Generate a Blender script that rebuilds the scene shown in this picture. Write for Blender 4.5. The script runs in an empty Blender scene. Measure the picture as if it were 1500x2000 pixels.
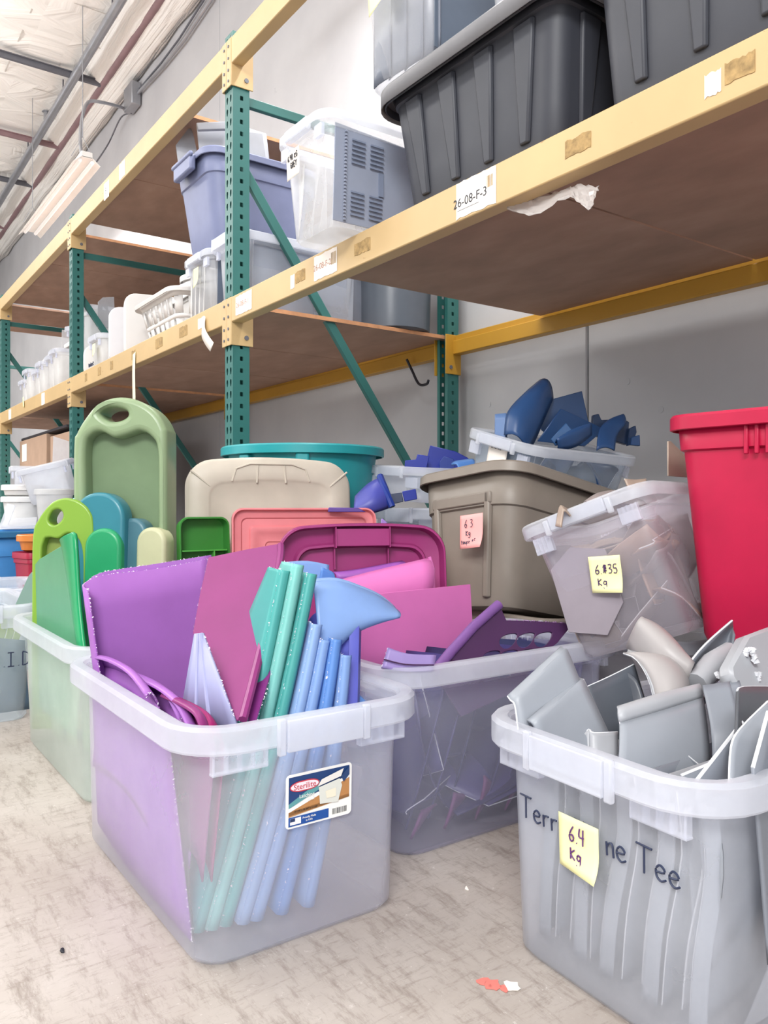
import bpy, bmesh, math, random
from mathutils import Vector, Matrix, noise
random.seed(7)
S = bpy.context.scene
C = S.collection
PI = math.pi
# ---------------------------------------------------------------- camera
CAMH, FPX, CX, CY = 0.72, 1555.0, 750.0, 985.0
HEAD = math.atan(.7106)                      # the rack runs 35 degrees off the line of sight
SA, CA = math.sin(HEAD), math.cos(HEAD)
cam = bpy.data.cameras.new('camera'); co = bpy.data.objects.new('camera', cam); C.objects.link(co)
co.location = (0, 0, CAMH); co.rotation_euler = (PI/2, 0, PI/2 - HEAD)
cam.sensor_fit = 'VERTICAL'; cam.sensor_height = 36; cam.lens = FPX/2000*36
cam.shift_y = -(1000-CY)/2000; cam.clip_start = .02
S.camera = co
# ---------------------------------------------------------------- light and exposure
S.view_settings.view_transform = 'Standard'; S.view_settings.look = 'None'
S.view_settings.gamma = 1; S.view_settings.use_curve_mapping = False
S.view_settings.exposure = 0.22
w = bpy.data.worlds.new('world'); S.world = w; w.use_nodes = True
w.node_tree.nodes['Background'].inputs[0].default_value = (.93, .96, 1, 1)
w.node_tree.nodes['Background'].inputs[1].default_value = 0.42
S.cycles.transparent_max_bounces = 32
S.cycles.max_bounces = 8; S.cycles.diffuse_bounces = 4
S.cycles.sample_clamp_indirect = 6
def lamp(name, loc, sx, sy, power, rot=(0,0,0), col=(1,.995,.98)):
    l = bpy.data.lights.new(name, 'AREA'); l.shape = 'RECTANGLE'; l.size = sx; l.size_y = sy; l.energy = power; l.color = col
    o = bpy.data.objects.new(name, l); C.objects.link(o); o.location = loc; o.rotation_euler = rot
    return o
# rows of ceiling lamps over the aisle beside the rack, then added fill lights
for x, y, pw in ((1.6, -2.4, 22), (-2.6, -2.4, 60), (-6.4, -2.0, 120), (-10.2, -2.0, 150), (-14, -2, 130)):
    lamp('aisle_and_fill_lamp', (x, y, 4.9), 2.4, .5, pw)
lamp('aisle_and_fill_lamp', (-3.0, -5.4, 4.9), 10, .6, 190)
lamp('aisle_and_fill_lamp', (2.6, -2.9, 4.3), 2.6, 1.4, 330, (math.radians(44), 0, math.radians(58)))  # added fill, tilted at the bin fronts; not one of the ceiling rows
lamp('soft_fill_light', (4.6, -3.0, 1.9), 4.5, 3.2, 90, (math.radians(84), 0, math.radians(70)), (.95, .97, 1))  # added soft fill for the bin ends, no real opening behind it
for x in (-3, -8, -13): lamp('ceiling_fill_light', (x, -.6, 4.3), 3, .6, 70, (PI, 0, 0))  # added uplights that brighten the insulation
lamp('soft_fill_light', (-8.5, -7.5, 2.2), 6, 3.6, 150, (math.radians(82), 0, math.radians(-25)), (1, .99, .97))  # added soft fill from the left, out of view
# ---------------------------------------------------------------- helpers
def ray(px, py):
    u, v = (px-CX)/FPX, (CY-py)/FPX
    return Vector((-CA+u*SA, SA+u*CA, v))
def at(px, py, X=None, Y=None, Z=None, D=None):
    """the place in the room that the photo shows at this spot, once one coordinate (or the distance) is known"""
    d = ray(px, py)
    t = D if D is not None else X/d.x if X is not None else Y/d.y if Y is not None else (Z-CAMH)/d.z
    return Vector((0, 0, CAMH)) + d*t
def onplane(pts, p0, n):
    out = []
    for px, py in pts:
        d = ray(px, py); o = Vector((0, 0, CAMH))
        out.append(o + d*((p0-o).dot(n)/d.dot(n)))
    return out
def srgb(h):
    h = h.lstrip('#')
    return tuple(((c/12.92) if c <= .04045 else ((c+.055)/1.055)**2.4) for c in (int(h[i:i+2], 16)/255 for i in (0, 2, 4))) + (1,)
class MB:
    def __init__(s): s.v, s.f = [], []
    def add(s, vs, fs):
        b = len(s.v); s.v += [Vector(p) for p in vs]; s.f += [tuple(b+i for i in f) for f in fs]
    def box(s, c, d, M=None):
        x, y, z = (k/2 for k in d); c = Vector(c)
        vs = [Vector((a, b, e)) for e in (-z, z) for a, b in ((-x, -y), (x, -y), (x, y), (-x, y))]
        vs = [c + (M @ p if M else p) for p in vs]
        s.hexa(vs)
    def hexa(s, v):                                   # 0-3 one side, 4-7 the opposite side, same order
        s.add(v, [(3, 2, 1, 0), (4, 5, 6, 7), (0, 1, 5, 4), (1, 2, 6, 5), (2, 3, 7, 6), (3, 0, 4, 7)])
    def loft(s, loops, cap0=False, cap1=False, ring=True, close=False):
        n = len(loops[0]); b = len(s.v)
        for l in loops: s.v += [Vector(p) for p in l]
        m = len(loops)
        for i in range(m if close else m-1):
            for j in range(n if ring else n-1):
                k, q = (j+1) % n, (i+1) % m
                s.f.append((b+i*n+j, b+i*n+k, b+q*n+k, b+q*n+j))
        if cap0: s.f.append(tuple(b+j for j in range(n-1, -1, -1)))
        if cap1: s.f.append(tuple(b+(m-1)*n+j for j in range(n)))
    def tube(s, pts, r, n=8, caps=True):
        pts = [Vector(p) for p in pts]; loops = []
        for i, p in enumerate(pts):
            t = (pts[min(i+1, len(pts)-1)] - pts[max(i-1, 0)]).normalized()
            up = Vector((0, 0, 1)) if abs(t.z) < .95 else Vector((1, 0, 0))
            a = t.cross(up).normalized(); c = a.cross(t)
            rr_ = r[i] if isinstance(r, (list, tuple)) else r
            loops.append([p + (a*math.cos(2*PI*j/n) + c*math.sin(2*PI*j/n))*rr_ for j in range(n)])
        s.loft(loops, caps, caps)
    def prism(s, poly, off):                          # polygon swept by a vector
        n = len(poly); a = [Vector(p) for p in poly]; c = [p+Vector(off) for p in a]
        b = len(s.v); s.v += a+c
        s.f.append(tuple(b+i for i in range(n-1, -1, -1))); s.f.append(tuple(b+n+i for i in range(n)))
        for i in range(n): s.f.append((b+i, b+(i+1) % n, b+n+(i+1) % n, b+n+i))
def obj(name, mb, mat, parent=None, M=None, bev=0, seg=2, sol=0, ang=40, flat=False, off=-1):
    me = bpy.data.meshes.new(name)
    me.from_pydata([tuple(M @ p) if M else tuple(p) for p in mb.v], [], mb.f); me.validate()
    bm = bmesh.new(); bm.from_mesh(me); bmesh.ops.recalc_face_normals(bm, faces=bm.faces); bm.to_mesh(me); bm.free()
    o = bpy.data.objects.new(name, me); C.objects.link(o)
    me.materials.append(mat)
    if not flat:
        for p in me.polygons: p.use_smooth = True
        me.set_sharp_from_angle(angle=math.radians(ang))
    if sol:
        m = o.modifiers.new('thickness', 'SOLIDIFY'); m.thickness = sol; m.offset = off
    if bev:
        m = o.modifiers.new('edges', 'BEVEL'); m.width = bev; m.segments = seg; m.limit_method = 'ANGLE'; m.angle_limit = math.radians(40)
        m.harden_normals = False
    if parent: o.parent = parent
    return o
def tag(o, label, cat, group=None):
    o['label'] = label; o['category'] = cat; o['kind'] = 'thing'
    if group: o['group'] = group
    return o
def struct(o, label=None):
    o['kind'] = 'structure'
    if label: o['label'] = label
    return o
def thing(name, label, cat, M=None, group=None):
    o = bpy.data.objects.new(name, None); C.objects.link(o); o.empty_display_size = .05
    if M is not None: o.matrix_world = M if isinstance(M, Matrix) else Matrix.Translation(M)
    return tag(o, label, cat, group)
def TM(p, yaw=0, tilt=0, axis=(1, 0, 0), anchor=(0, 0, 0), roll=0):
    return (Matrix.Translation(Vector(p)) @ Matrix.Rotation(math.radians(tilt), 4, Vector(axis)) @ Matrix.Rotation(math.radians(yaw), 4, 'Z')
            @ Matrix.Rotation(math.radians(roll), 4, 'X') @ Matrix.Translation(-Vector(anchor)))
def rr(lx, ly, r, z=0, n=5, cx=0, cy=0, bow=0):
    out = []; r = min(r, lx/2-.001, ly/2-.001)
    for q, (sx, sy) in enumerate(((1, 1), (-1, 1), (-1, -1), (1, -1))):
        for i in range(n+1):
            a = PI/2*(q + i/n)
            out.append(Vector((sx*(lx/2-r)+r*math.cos(a), sy*(ly/2-r)+r*math.sin(a), z)))
    if bow:
        full = []
        for i, p in enumerate(out):
            q = out[(i+1) % len(out)]
            full.append(p)
            if i % (n+1) == n:
                full += [p.lerp(q, k/8) for k in range(1, 8)]
        for p in full:
            p.y += bow*(1-(p.x/(lx/2))**2)*(1 if p.y > 0 else 0)
        out = full
    for p in out: p.x += cx; p.y += cy
    return out
def cr(pts, k=6, closed=False):                       # smooth curve through points
    P_ = [Vector(p) for p in pts]; n = len(P_); out = []
    for i in range(n if closed else n-1):
        g = lambda j: P_[j % n] if closed else P_[max(0, min(n-1, j))]
        a, b, c, d = g(i-1), g(i), g(i+1), g(i+2)
        for s in range(k):
            t = s/k
            out.append(.5*((2*b)+(c-a)*t+(2*a-5*b+4*c-d)*t*t+(3*b-3*c+d-a)*t**3))
    if not closed: out.append(P_[-1])
    return out
# ---------------------------------------------------------------- materials
def newmat(name):
    m = bpy.data.materials.new(name); m.use_nodes = True
    nt = m.node_tree; b = nt.nodes['Principled BSDF']
    return m, nt, b
def N(nt, t, **k):
    n = nt.nodes.new(t)
    for a, v in k.items(): setattr(n, a, v)
    return n
def noise_ramp(nt, scale, stops, detail=4, vec='Object', stretch=None, rough=.55):
    tc = N(nt, 'ShaderNodeTexCoord'); nz = N(nt, 'ShaderNodeTexNoise'); rp = N(nt, 'ShaderNodeValToRGB')
    nz.inputs['Scale'].default_value = scale; nz.inputs['Detail'].default_value = detail; nz.inputs['Roughness'].default_value = rough
    if stretch:
        mp = N(nt, 'ShaderNodeMapping'); mp.inputs['Scale'].default_value = stretch[:3]
        if len(stretch) > 3: mp.inputs['Rotation'].default_value = (0, 0, stretch[3])
        nt.links.new(tc.outputs[vec], mp.inputs[0]); nt.links.new(mp.outputs[0], nz.inputs[0])
    else: nt.links.new(tc.outputs[vec], nz.inputs[0])
    el = rp.color_ramp.elements
    el[0].position, el[0].color = stops[0]; el[1].position, el[1].color = stops[-1]
    for p, c in stops[1:-1]:
        e = el.new(p); e.color = c
    nt.links.new(nz.outputs['Fac'], rp.inputs[0])
    return rp, nz
def mixc(nt, a, b, fac, mode='MIX'):
    m = N(nt, 'ShaderNodeMix', data_type='RGBA', blend_type=mode)
    for i, v in ((0, fac), (6, a), (7, b)):
        if hasattr(v, 'links') or hasattr(v, 'is_linked'): nt.links.new(v, m.inputs[i])
        else: m.inputs[i].default_value = v
    return m.outputs[2]
def bump(nt, b, h, strength, dist=.01):
    n = N(nt, 'ShaderNodeBump'); n.inputs['Strength'].default_value = strength; n.inputs['Distance'].default_value = dist
    nt.links.new(h, n.inputs['Height']); nt.links.new(n.outputs[0], b.inputs['Normal'])
_pl = {}
def plastic(h, rough=.38, glow=.22, var=.06):
    """moulded plastic; a share of light passes through the thin wall"""
    key = (h, rough, glow)
    if key in _pl: return _pl[key]
    m, nt, b = newmat('plastic_'+h.strip('#')); c = srgb(h)
    rp, nz = noise_ramp(nt, 9, [(.3, tuple(k*(1-var) for k in c[:3])+(1,)), (.7, tuple(min(1, k*(1+var)) for k in c[:3])+(1,))])
    nt.links.new(rp.outputs[0], b.inputs['Base Color']); b.inputs['Roughness'].default_value = rough
    b.inputs['Specular IOR Level'].default_value = .45
    fn = N(nt, 'ShaderNodeTexNoise'); fn.inputs['Scale'].default_value = 260; bump(nt, b, fn.outputs['Fac'], .04, .002)
    if glow:
        tr = N(nt, 'ShaderNodeBsdfTranslucent'); nt.links.new(rp.outputs[0], tr.inputs[0])
        mx = N(nt, 'ShaderNodeMixShader'); mx.inputs[0].default_value = glow
        nt.links.new(b.outputs[0], mx.inputs[1]); nt.links.new(tr.outputs[0], mx.inputs[2])
        nt.links.new(mx.outputs[0], nt.nodes['Material Output'].inputs[0])
    _pl[key] = m
    return m
_cl = {}
def clear(h='#eef1f8', dens=.3, rough=.3, smear=.12):
    """frosted see-through plastic: partly transparent, partly milky"""
    key = (h, dens, rough)
    if key in _cl: return _cl[key]
    m, nt, b = newmat('clear_plastic'); nt.nodes.remove(b)
    c = srgb(h)
    tp = N(nt, 'ShaderNodeBsdfTransparent'); tp.inputs[0].default_value = tuple(.93+.07*k for k in c[:3])+(1,)
    df = N(nt, 'ShaderNodeBsdfDiffuse'); df.inputs[0].default_value = c
    tl = N(nt, 'ShaderNodeBsdfTranslucent'); tl.inputs[0].default_value = c
    gl = N(nt, 'ShaderNodeBsdfGlossy'); gl.inputs['Roughness'].default_value = rough
    m1 = N(nt, 'ShaderNodeMixShader'); m1.inputs[0].default_value = .38
    nt.links.new(df.outputs[0], m1.inputs[1]); nt.links.new(tl.outputs[0], m1.inputs[2])
    rp, nz = noise_ramp(nt, 7, [(.3, (dens*(1-smear),)*3+(1,)), (.75, (min(1, dens*(1+smear)),)*3+(1,))], 6)
    m2 = N(nt, 'ShaderNodeMixShader'); nt.links.new(rp.outputs[0], m2.inputs[0])
    nt.links.new(tp.outputs[0], m2.inputs[1]); nt.links.new(m1.outputs[0], m2.inputs[2])
    lw = N(nt, 'ShaderNodeLayerWeight'); pw = N(nt, 'ShaderNodeMath', operation='POWER'); pw.inputs[1].default_value = 4
    fr = N(nt, 'ShaderNodeMath', operation='MULTIPLY_ADD'); fr.inputs[1].default_value = .3; fr.inputs[2].default_value = .02
    lw.inputs[0].default_value = .5; nt.links.new(lw.outputs['Facing'], pw.inputs[0]); nt.links.new(pw.outputs[0], fr.inputs[0])
    m3 = N(nt, 'ShaderNodeMixShader'); nt.links.new(fr.outputs[0], m3.inputs[0])
    nt.links.new(m2.outputs[0], m3.inputs[1]); nt.links.new(gl.outputs[0], m3.inputs[2])
    nt.links.new(m3.outputs[0], nt.nodes['Material Output'].inputs[0])
    _cl[key] = m
    return m
def simple(name, h, rough=.6, metal=0, var=.1, scale=6, bmp=0):
    m, nt, b = newmat(name); c = srgb(h)
    rp, nz = noise_ramp(nt, scale, [(.3, tuple(k*(1-var) for k in c[:3])+(1,)), (.7, tuple(min(1, k*(1+var)) for k in c[:3])+(1,))], 6)
    nt.links.new(rp.outputs[0], b.inputs['Base Color']); b.inputs['Roughness'].default_value = rough; b.inputs['Metallic'].default_value = metal
    if bmp: bump(nt, b, nz.outputs['Fac'], bmp)
    return m
def painted(name, h, worn, amount=.62):
    m, nt, b = newmat(name); c = srgb(h)
    base, _ = noise_ramp(nt, 3, [(.3, tuple(k*.92 for k in c[:3])+(1,)), (.7, tuple(min(1, k*1.06) for k in c[:3])+(1,))])
    wr, _ = noise_ramp(nt, 22, [(amount, (0, 0, 0, 1)), (amount+.03, (1, 1, 1, 1))], 8, stretch=(.5, 1, 1.6), rough=.7)
    out = mixc(nt, base.outputs[0], srgb(worn), wr.outputs[0])
    nt.links.new(out, b.inputs['Base Color']); b.inputs['Roughness'].default_value = .45
    return m
M_YEL = painted('yellow_paint', '#c2a576', '#8f6a35', .68)
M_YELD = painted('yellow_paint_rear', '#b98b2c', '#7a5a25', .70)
M_GRN = painted('green_paint', '#2e6864', '#cfe0dc', .72)
M_WALL, nt, b = newmat('painted_concrete_wall')
rp, _ = noise_ramp(nt, 1.6, [(.3, srgb('#b4b4b8')), (.7, srgb('#c1c1c4'))], 6)
sp, _ = noise_ramp(nt, 5, [(.66, (0, 0, 0, 1)), (.72, (1, 1, 1, 1))], 8, rough=.75)
nt.links.new(mixc(nt, rp.outputs[0], srgb('#aeaeb2'), sp.outputs[0]), b.inputs['Base Color']); b.inputs['Roughness'].default_value = .8
pn = N(nt, 'ShaderNodeTexNoise'); pn.inputs['Scale'].default_value = 30; bump(nt, b, pn.outputs['Fac'], .15)
M_FLOOR, nt, b = newmat('worn_concrete_floor')
rp, _ = noise_ramp(nt, 1.7, [(.25, srgb('#998e86')), (.5, srgb('#aca39c')), (.75, srgb('#bdb6b0'))], 8, rough=.65)
sc_, _ = noise_ramp(nt, 7, [(.50, (0, 0, 0, 1)), (.72, (1, 1, 1, 1))], 12, stretch=(1, 4.5, 1, .95), rough=.8)
s2_, _ = noise_ramp(nt, 13, [(.52, (0, 0, 0, 1)), (.70, (1, 1, 1, 1))], 12, stretch=(5, 1, 1, .35), rough=.85)
s3_, _ = noise_ramp(nt, 55, [(.60, (0, 0, 0, 1)), (.70, (1, 1, 1, 1))], 8, rough=.8)
s4_, _ = noise_ramp(nt, 3.1, [(.60, (0, 0, 0, 1)), (.64, (.8, .8, .8, 1)), (.66, (0, 0, 0, 1))], 3, rough=.5)
o1 = mixc(nt, rp.outputs[0], srgb('#75685e'), sc_.outputs[0])
o2 = mixc(nt, o1, srgb('#7d7168'), s2_.outputs[0])
o3 = mixc(nt, o2, srgb('#d6d1cc'), s3_.outputs[0])
nt.links.new(o3, b.inputs['Base Color']); b.inputs['Roughness'].default_value = .5
pn = N(nt, 'ShaderNodeTexNoise'); pn.inputs['Scale'].default_value = 60; bump(nt, b, pn.outputs['Fac'], .12)
M_PLY, nt, b = newmat('plywood')
rp, _ = noise_ramp(nt, 3, [(.25, srgb('#957868')), (.5, srgb('#a68573')), (.8, srgb('#b39482'))], 6, stretch=(1, 2.2, 1))
nt.links.new(rp.outputs[0], b.inputs['Base Color']); b.inputs['Roughness'].default_value = .75
M_PLYE = simple('plywood_edge', '#c08a63', .7, var=.2, scale=20)
M_CARD = simple('cardboard', '#a98d78', .8, var=.08)
M_INS, nt, b = newmat('insulation_batts')
b.inputs['Base Color'].default_value = srgb('#fbf9f5'); b.inputs['Roughness'].default_value = .55
a1 = N(nt, 'ShaderNodeTexNoise'); a1.inputs['Scale'].default_value = 2.6; a1.inputs['Detail'].default_value = 5; a1.inputs['Distortion'].default_value = 1.2
bump(nt, b, a1.outputs['Fac'], .8, .12)
M_STEEL = simple('galvanised_steel', '#a5a7ad', .4, .6)
M_RUST = simple('red_oxide_paint', '#8f7377', .5)
M_DARK = simple('dark_steel', '#6b6c74', .5, .3)
M_WHITE = simple('white_enamel', '#f2f1ee', .35, var=.03)
M_PAPER = simple('paper', '#ece4dc', .8, var=.05)
M_INK = simple('black_ink', '#22232c', .6, var=0)
M_NAVYINK = simple('marker_ink', '#262f4a', .5, var=0)
M_PINK = simple('pink_note_paper', '#f4a6a3', .8, var=.03)
M_NOTE = simple('yellow_note_paper', '#f4f0b4', .8, var=.03)
M_RESID = simple('glue_residue', '#a08457', .8, var=.35, scale=60)
M_WRAP = clear('#f4efec', .4, .15)
CL = clear('#f2f5ff', .27)
CLM = clear('#eef1f8', .42)
CLR = clear('#e9ecf5', .44, .25)
CLW = clear('#f6f6f6', .5, .3)
# ---------------------------------------------------------------- the building
WALLY = 2.725
def slab(name, a, b, mat):
    mb = MB(); a, b = Vector(a), Vector(b); mb.box((a+b)/2, b-a); return struct(obj(name, mb, mat, flat=True))
slab('floor', (-30, -9, -.1), (4, WALLY+.2, 0), M_FLOOR)
# tilt-up concrete panels: the joints stay open as narrow grooves
mb = MB()
edges = [-30, -17.5, -11.3, -6.2, -2.31, 4]
for a, b in zip(edges, edges[1:]):
    mb.box(((a+b)/2, WALLY+.1, 2.85), (b-a-.008, .2, 5.9))
struct(obj('wall_back', mb, M_WALL, bev=.006, seg=1))
slab('trim_1', (-30, WALLY+.2, 0), (4, WALLY+.25, 5.8), M_DARK)
slab('wall_far', (-30.2, -9, 0), (-30, WALLY+.2, 5.9), M_WALL)
# insulation: sagging batts between the straps
mb = MB(); nx, ny = 150, 36; x0, x1, y0, y1 = -30, 4, -9, WALLY-.02
grid = []
for j in range(ny+1):
    for i in range(nx+1):
        x, y = x0+(x1-x0)*i/nx, y0+(y1-y0)*j/ny
        u = (x/.61) % 1; v = (y/1.22) % 1
        z = 5.42-.10*math.sin(PI*u)**.5*math.sin(PI*v)**.4 + .05*noise.noise(Vector((x*1.3, y*1.6, 0)))
        grid.append((x, y, z))
mb.v = [Vector(p) for p in grid]
mb.f = [(j*(nx+1)+i, j*(nx+1)+i+1, (j+1)*(nx+1)+i+1, (j+1)*(nx+1)+i) for j in range(ny) for i in range(nx)]
struct(obj('ceiling', mb, M_INS, ang=180))
# straps that hold the batts up
mb = MB()
for i in range(54): mb.box((-29.6+.61*i, -3.1, 5.365-.02), (.012, 11.8, .004))
for y in (1.63, .41, -.81, -2.03): mb.box((-13, y, 5.35), (34, .014, .004))
struct(obj('trim_3', mb, simple('strap_white', '#cfcac4', .6), flat=True))
# loose flap of batts where the ceiling meets the wall
mb = MB(); loops = []
for i in range(200):
    x = -30+34*i/199; d = .03*noise.noise(Vector((x*2.2, 0, 0))); k = .07*noise.noise(Vector((x*1.1, 4, 0)))
    loops.append([(x, WALLY-.42, 5.36+d), (x, WALLY-.30+k, 5.26+d), (x, WALLY-.12, 5.18+k), (x, WALLY-.02, 5.12+d+k), (x, WALLY-.01, 5.42)])
mb.loft(loops, ring=False); struct(obj('trim_2', mb, M_INS, ang=180))
def pipe(name, pts, r, mat, label, cat='pipe', group=None, n=10):
    mb = MB(); mb.tube(pts, r, n); return tag(obj(name, mb, mat), label, cat, group)
gp = pipe('sprinkler_pipe', [(3, 2.2, 5.22), (-29, 2.2, 5.22)], .045, M_STEEL, 'grey galvanised sprinkler pipe running under the insulated ceiling')
pipe('conduit_pipe', [(3, 2.5, 5.24), (-29, 2.5, 5.24)], .035, M_RUST, 'reddish brown pipe running beside the wall under the ceiling')
for k, (x, z, ms) in enumerate(((-8.75, 5.24, M_DARK), (-10.6, 5.24, M_RUST), (-12.1, 5.24, M_DARK), (-14.2, 5.24, M_RUST), (-16.5, 5.24, M_DARK))):
    mb = MB(); mb.box((x, -3.1, z), (.035, 11.5, .05)); mb.box((x, -3.1, z+.029), (.075, 11.5, .008))
    tag(obj('ceiling_strut', mb, ms), ('dark', 'reddish', 'wide dark', 'second reddish', 'farthest dark')[k]+' steel strut crossing under the white insulated ceiling', 'strut')
for k, x in enumerate((-7.4, -9.2, -11.0)):
    pipe('hanger_rod', [(x, 2.2, 5.26), (x, 2.2, 5.4)], .008, M_DARK, 'thin rod holding the sprinkler pipe to the ceiling, %s' % ('one nearest the rack top', 'middle one', 'far one')[k], 'rod')
mb = MB(); mb.tube([(-10.0, 2.2, 5.26), (-10.0, 2.2, 5.36)], .03); mb.tube([(-10.0, 2.2, 5.36), (-10.0, 2.2, 5.37)], .05)
tag(obj('fire_sprinkler', mb, M_STEEL), 'small upright sprinkler head on the grey ceiling pipe', 'sprinkler')
# wall conduits and junction box
jb = at(262, 186, Y=2.665)
pipe('wall_conduit', cr([at(900, -900, Y=2.69), at(412, 0, Y=2.69), jb+Vector((.05, .02, 0))], 4), .016, M_STEEL, 'thin grey conduit running along the wall to the junction box', 'conduit')
pipe('wall_cable', cr([at(880, -900, Y=2.70), at(398, 0, Y=2.70), jb+Vector((.05, .035, .05))], 4), .009, M_DARK, 'thin dark cable along the wall above the conduit', 'cable')
mb = MB(); mb.box(jb+Vector((-.06, 0, 0)), (.26, .10, .24)); tag(obj('junction_box', mb, M_STEEL, bev=.01), 'small grey electrical junction box on the upper wall', 'junction box')
pipe('lamp_cable', cr([jb+Vector((-.2, -.04, -.08)), at(238, 210, Y=2.6), at(200, 200, Y=2.3), at(172, 200, Y=2.15), at(160, 232, Y=2.05), at(157, 280, Y=2.0), at(160, 306, Y=2.0)], 6), .016, M_STEEL, 'grey flexible cable looping from junction box down to the strip light', 'cable')
pipe('loose_cable', cr([jb+Vector((-.15, .02, -.12)), at(236, 230, Y=2.66), at(212, 280, Y=2.6), at(182, 325, Y=2.2), at(168, 340, Y=2.13)], 6), .008, M_DARK, 'thin dark wire hanging from junction box to the strip light', 'wire')
def strip_light(x0, x1, label):
    t = thing('strip_light', label, 'light', Vector(((x0+x1)/2, 2.0, 3.83)), 'hanging strip lights over the rack')
    L = x1-x0
    mb = MB(); mb.box((0, 0, .08), (L, .1, .06)); obj('housing', mb, M_WHITE, t, bev=.006)
    mb = MB(); pr = [(-.12, .0), (-.105, .012), (-.05, .06), (.05, .06), (.105, .012), (.12, .0), (.115, -.004), (.05, .054), (-.05, .054), (-.115, -.004)]
    mb.loft([[(x, a, b) for a, b in pr] for x in (-L/2, L/2)], True, True); obj('reflector', mb, M_WHITE, t)
    m, nt, b = newmat('lit_tube'); b.inputs['Emission Color'].default_value = (1, .95, .92, 1); b.inputs['Emission Strength'].default_value = .25
    for y in (-.055, .055):
        mb = MB(); mb.tube([(-L/2+.03, y, .03), (L/2-.03, y, .03)], .018, 10); obj('tube', mb, m, t)
    for s in (-1, 1):
        mb = MB(); mb.tube([(s*(L/2-.15), -.1, .1), (s*(L/2-.15), 0, .3), (s*(L/2-.15), .1, .1)], .004, 6)
        mb.tube([(s*(L/2-.15), 0, .3), (s*(L/2-.15), 0, 1.75)], .004, 6); obj('hanger', mb, M_STEEL, t)
    l = lamp('strip_light_lamp', (0, 0, -.02), L, .2, 62); l.parent = t
strip_light(-9.91, -7.49, 'long white strip light hanging on wires beside the wall')
strip_light(-3.75, -1.30, 'white strip light hanging above the black totes, out of the picture overhead')
# ---------------------------------------------------------------- pallet rack
FY, RY = 1.42, 2.66
XR = [-.52, -3.09, -5.68, -8.26, -10.85]
def perforated(mb, O, U, width, z1, pitch, cols):
    O, U = Vector(O), Vector(U); Zv = Vector((0, 0, 1))
    cuts = [0]+[(a[0]+b[0])/2 for a, b in zip(cols, cols[1:])]+[width]
    n = int(z1/pitch)
    for (uc, shape), ua, ub in zip(cols, cuts, cuts[1:]):
        for k in range(n):
            za, zb = k*pitch, (k+1)*pitch; zc = (za+zb)/2
            outer = [(ua, za), (uc, za), (ub, za), (ub, zc), (ub, zb), (uc, zb), (ua, zb), (ua, zc)]
            inner = [(uc+a, zc+b) for a, b in shape]
            mb.loft([[O+U*a+Zv*b for a, b in outer], [O+U*a+Zv*b for a, b in inner]])
SQ = [(-.007, -.009), (0, -.0095), (.007, -.009), (.0075, 0), (.007, .009), (0, .0095), (-.007, .009), (-.0075, 0)]
TEAR = [(-.0045, -.015), (0, -.018), (.0045, -.015), (.008, 0), (.007, .010), (0, .014), (-.007, .010), (-.008, 0)]
POSTH = 2.73
def post_mb(y, s):
    mb = MB(); pw, pd = .078, .072
    perforated(mb, (-pw, y, .01), (1, 0, 0), pw, POSTH, .05, [(.022, TEAR), (.056, TEAR)])
    perforated(mb, (0, y, .01), (0, s, 0), pd, POSTH, .05, [(.038, SQ)])
    perforated(mb, (-pw, y, .01), (0, s, 0), pd, POSTH, .05, [(.038, SQ)])
    for x in (0, -pw):
        mb.loft([[(x, y+s*pd, .01), (x, y+s*pd, POSTH)], [(x+(-.02 if x == 0 else .02), y+s*pd, .01), (x+(-.02 if x == 0 else .02), y+s*pd, POSTH)]], ring=False)
    return mb
FL = ['green rack upright beyond the frame beside the grey crates', 'tall green perforated rack upright standing between the black totes and white basket',
      'green perforated rack upright standing behind the tall green lid', 'far green rack upright beside the cardboard boxes', 'last green rack upright at the far end of the rack']
for k, x in enumerate(XR):
    t = thing('rack_upright_frame', FL[k], 'rack upright', Vector((x, 0, 0)), 'uprights of the pallet rack')
    obj('front_post', post_mb(FY, 1), M_GRN, t, sol=.002, flat=True); obj('rear_post', post_mb(RY, -1), M_GRN, t, sol=.002, flat=True)
    for y in (FY+.03, RY-.03):
        mb = MB(); mb.box((-.04, y, .006), (.14, .12, .012)); obj('foot_plate', mb, M_GRN, t)
    def bar(name, a, b):
        a, b = Vector(a), Vector(b); d = (b-a).normalized(); s = Vector((1, 0, 0)); q = d.cross(s)
        mb = MB(); hw, hd = .021, .0125
        mb.hexa([p+s*i*hd+q*j*hw for p in (a, b) for i, j in ((-1, -1), (1, -1), (1, 1), (-1, 1))]); obj(name, mb, M_GRN, t, bev=.003)
    bar('horizontal_brace', (-.05, FY+.06, 2.45), (-.05, RY-.06, 2.45)); bar('horizontal_brace', (-.05, FY+.06, .25), (-.05, RY-.06, .25))
    bar('diagonal_brace', (-.055, FY+.05, 2.19), (-.055, RY-.05, .60))
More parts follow.
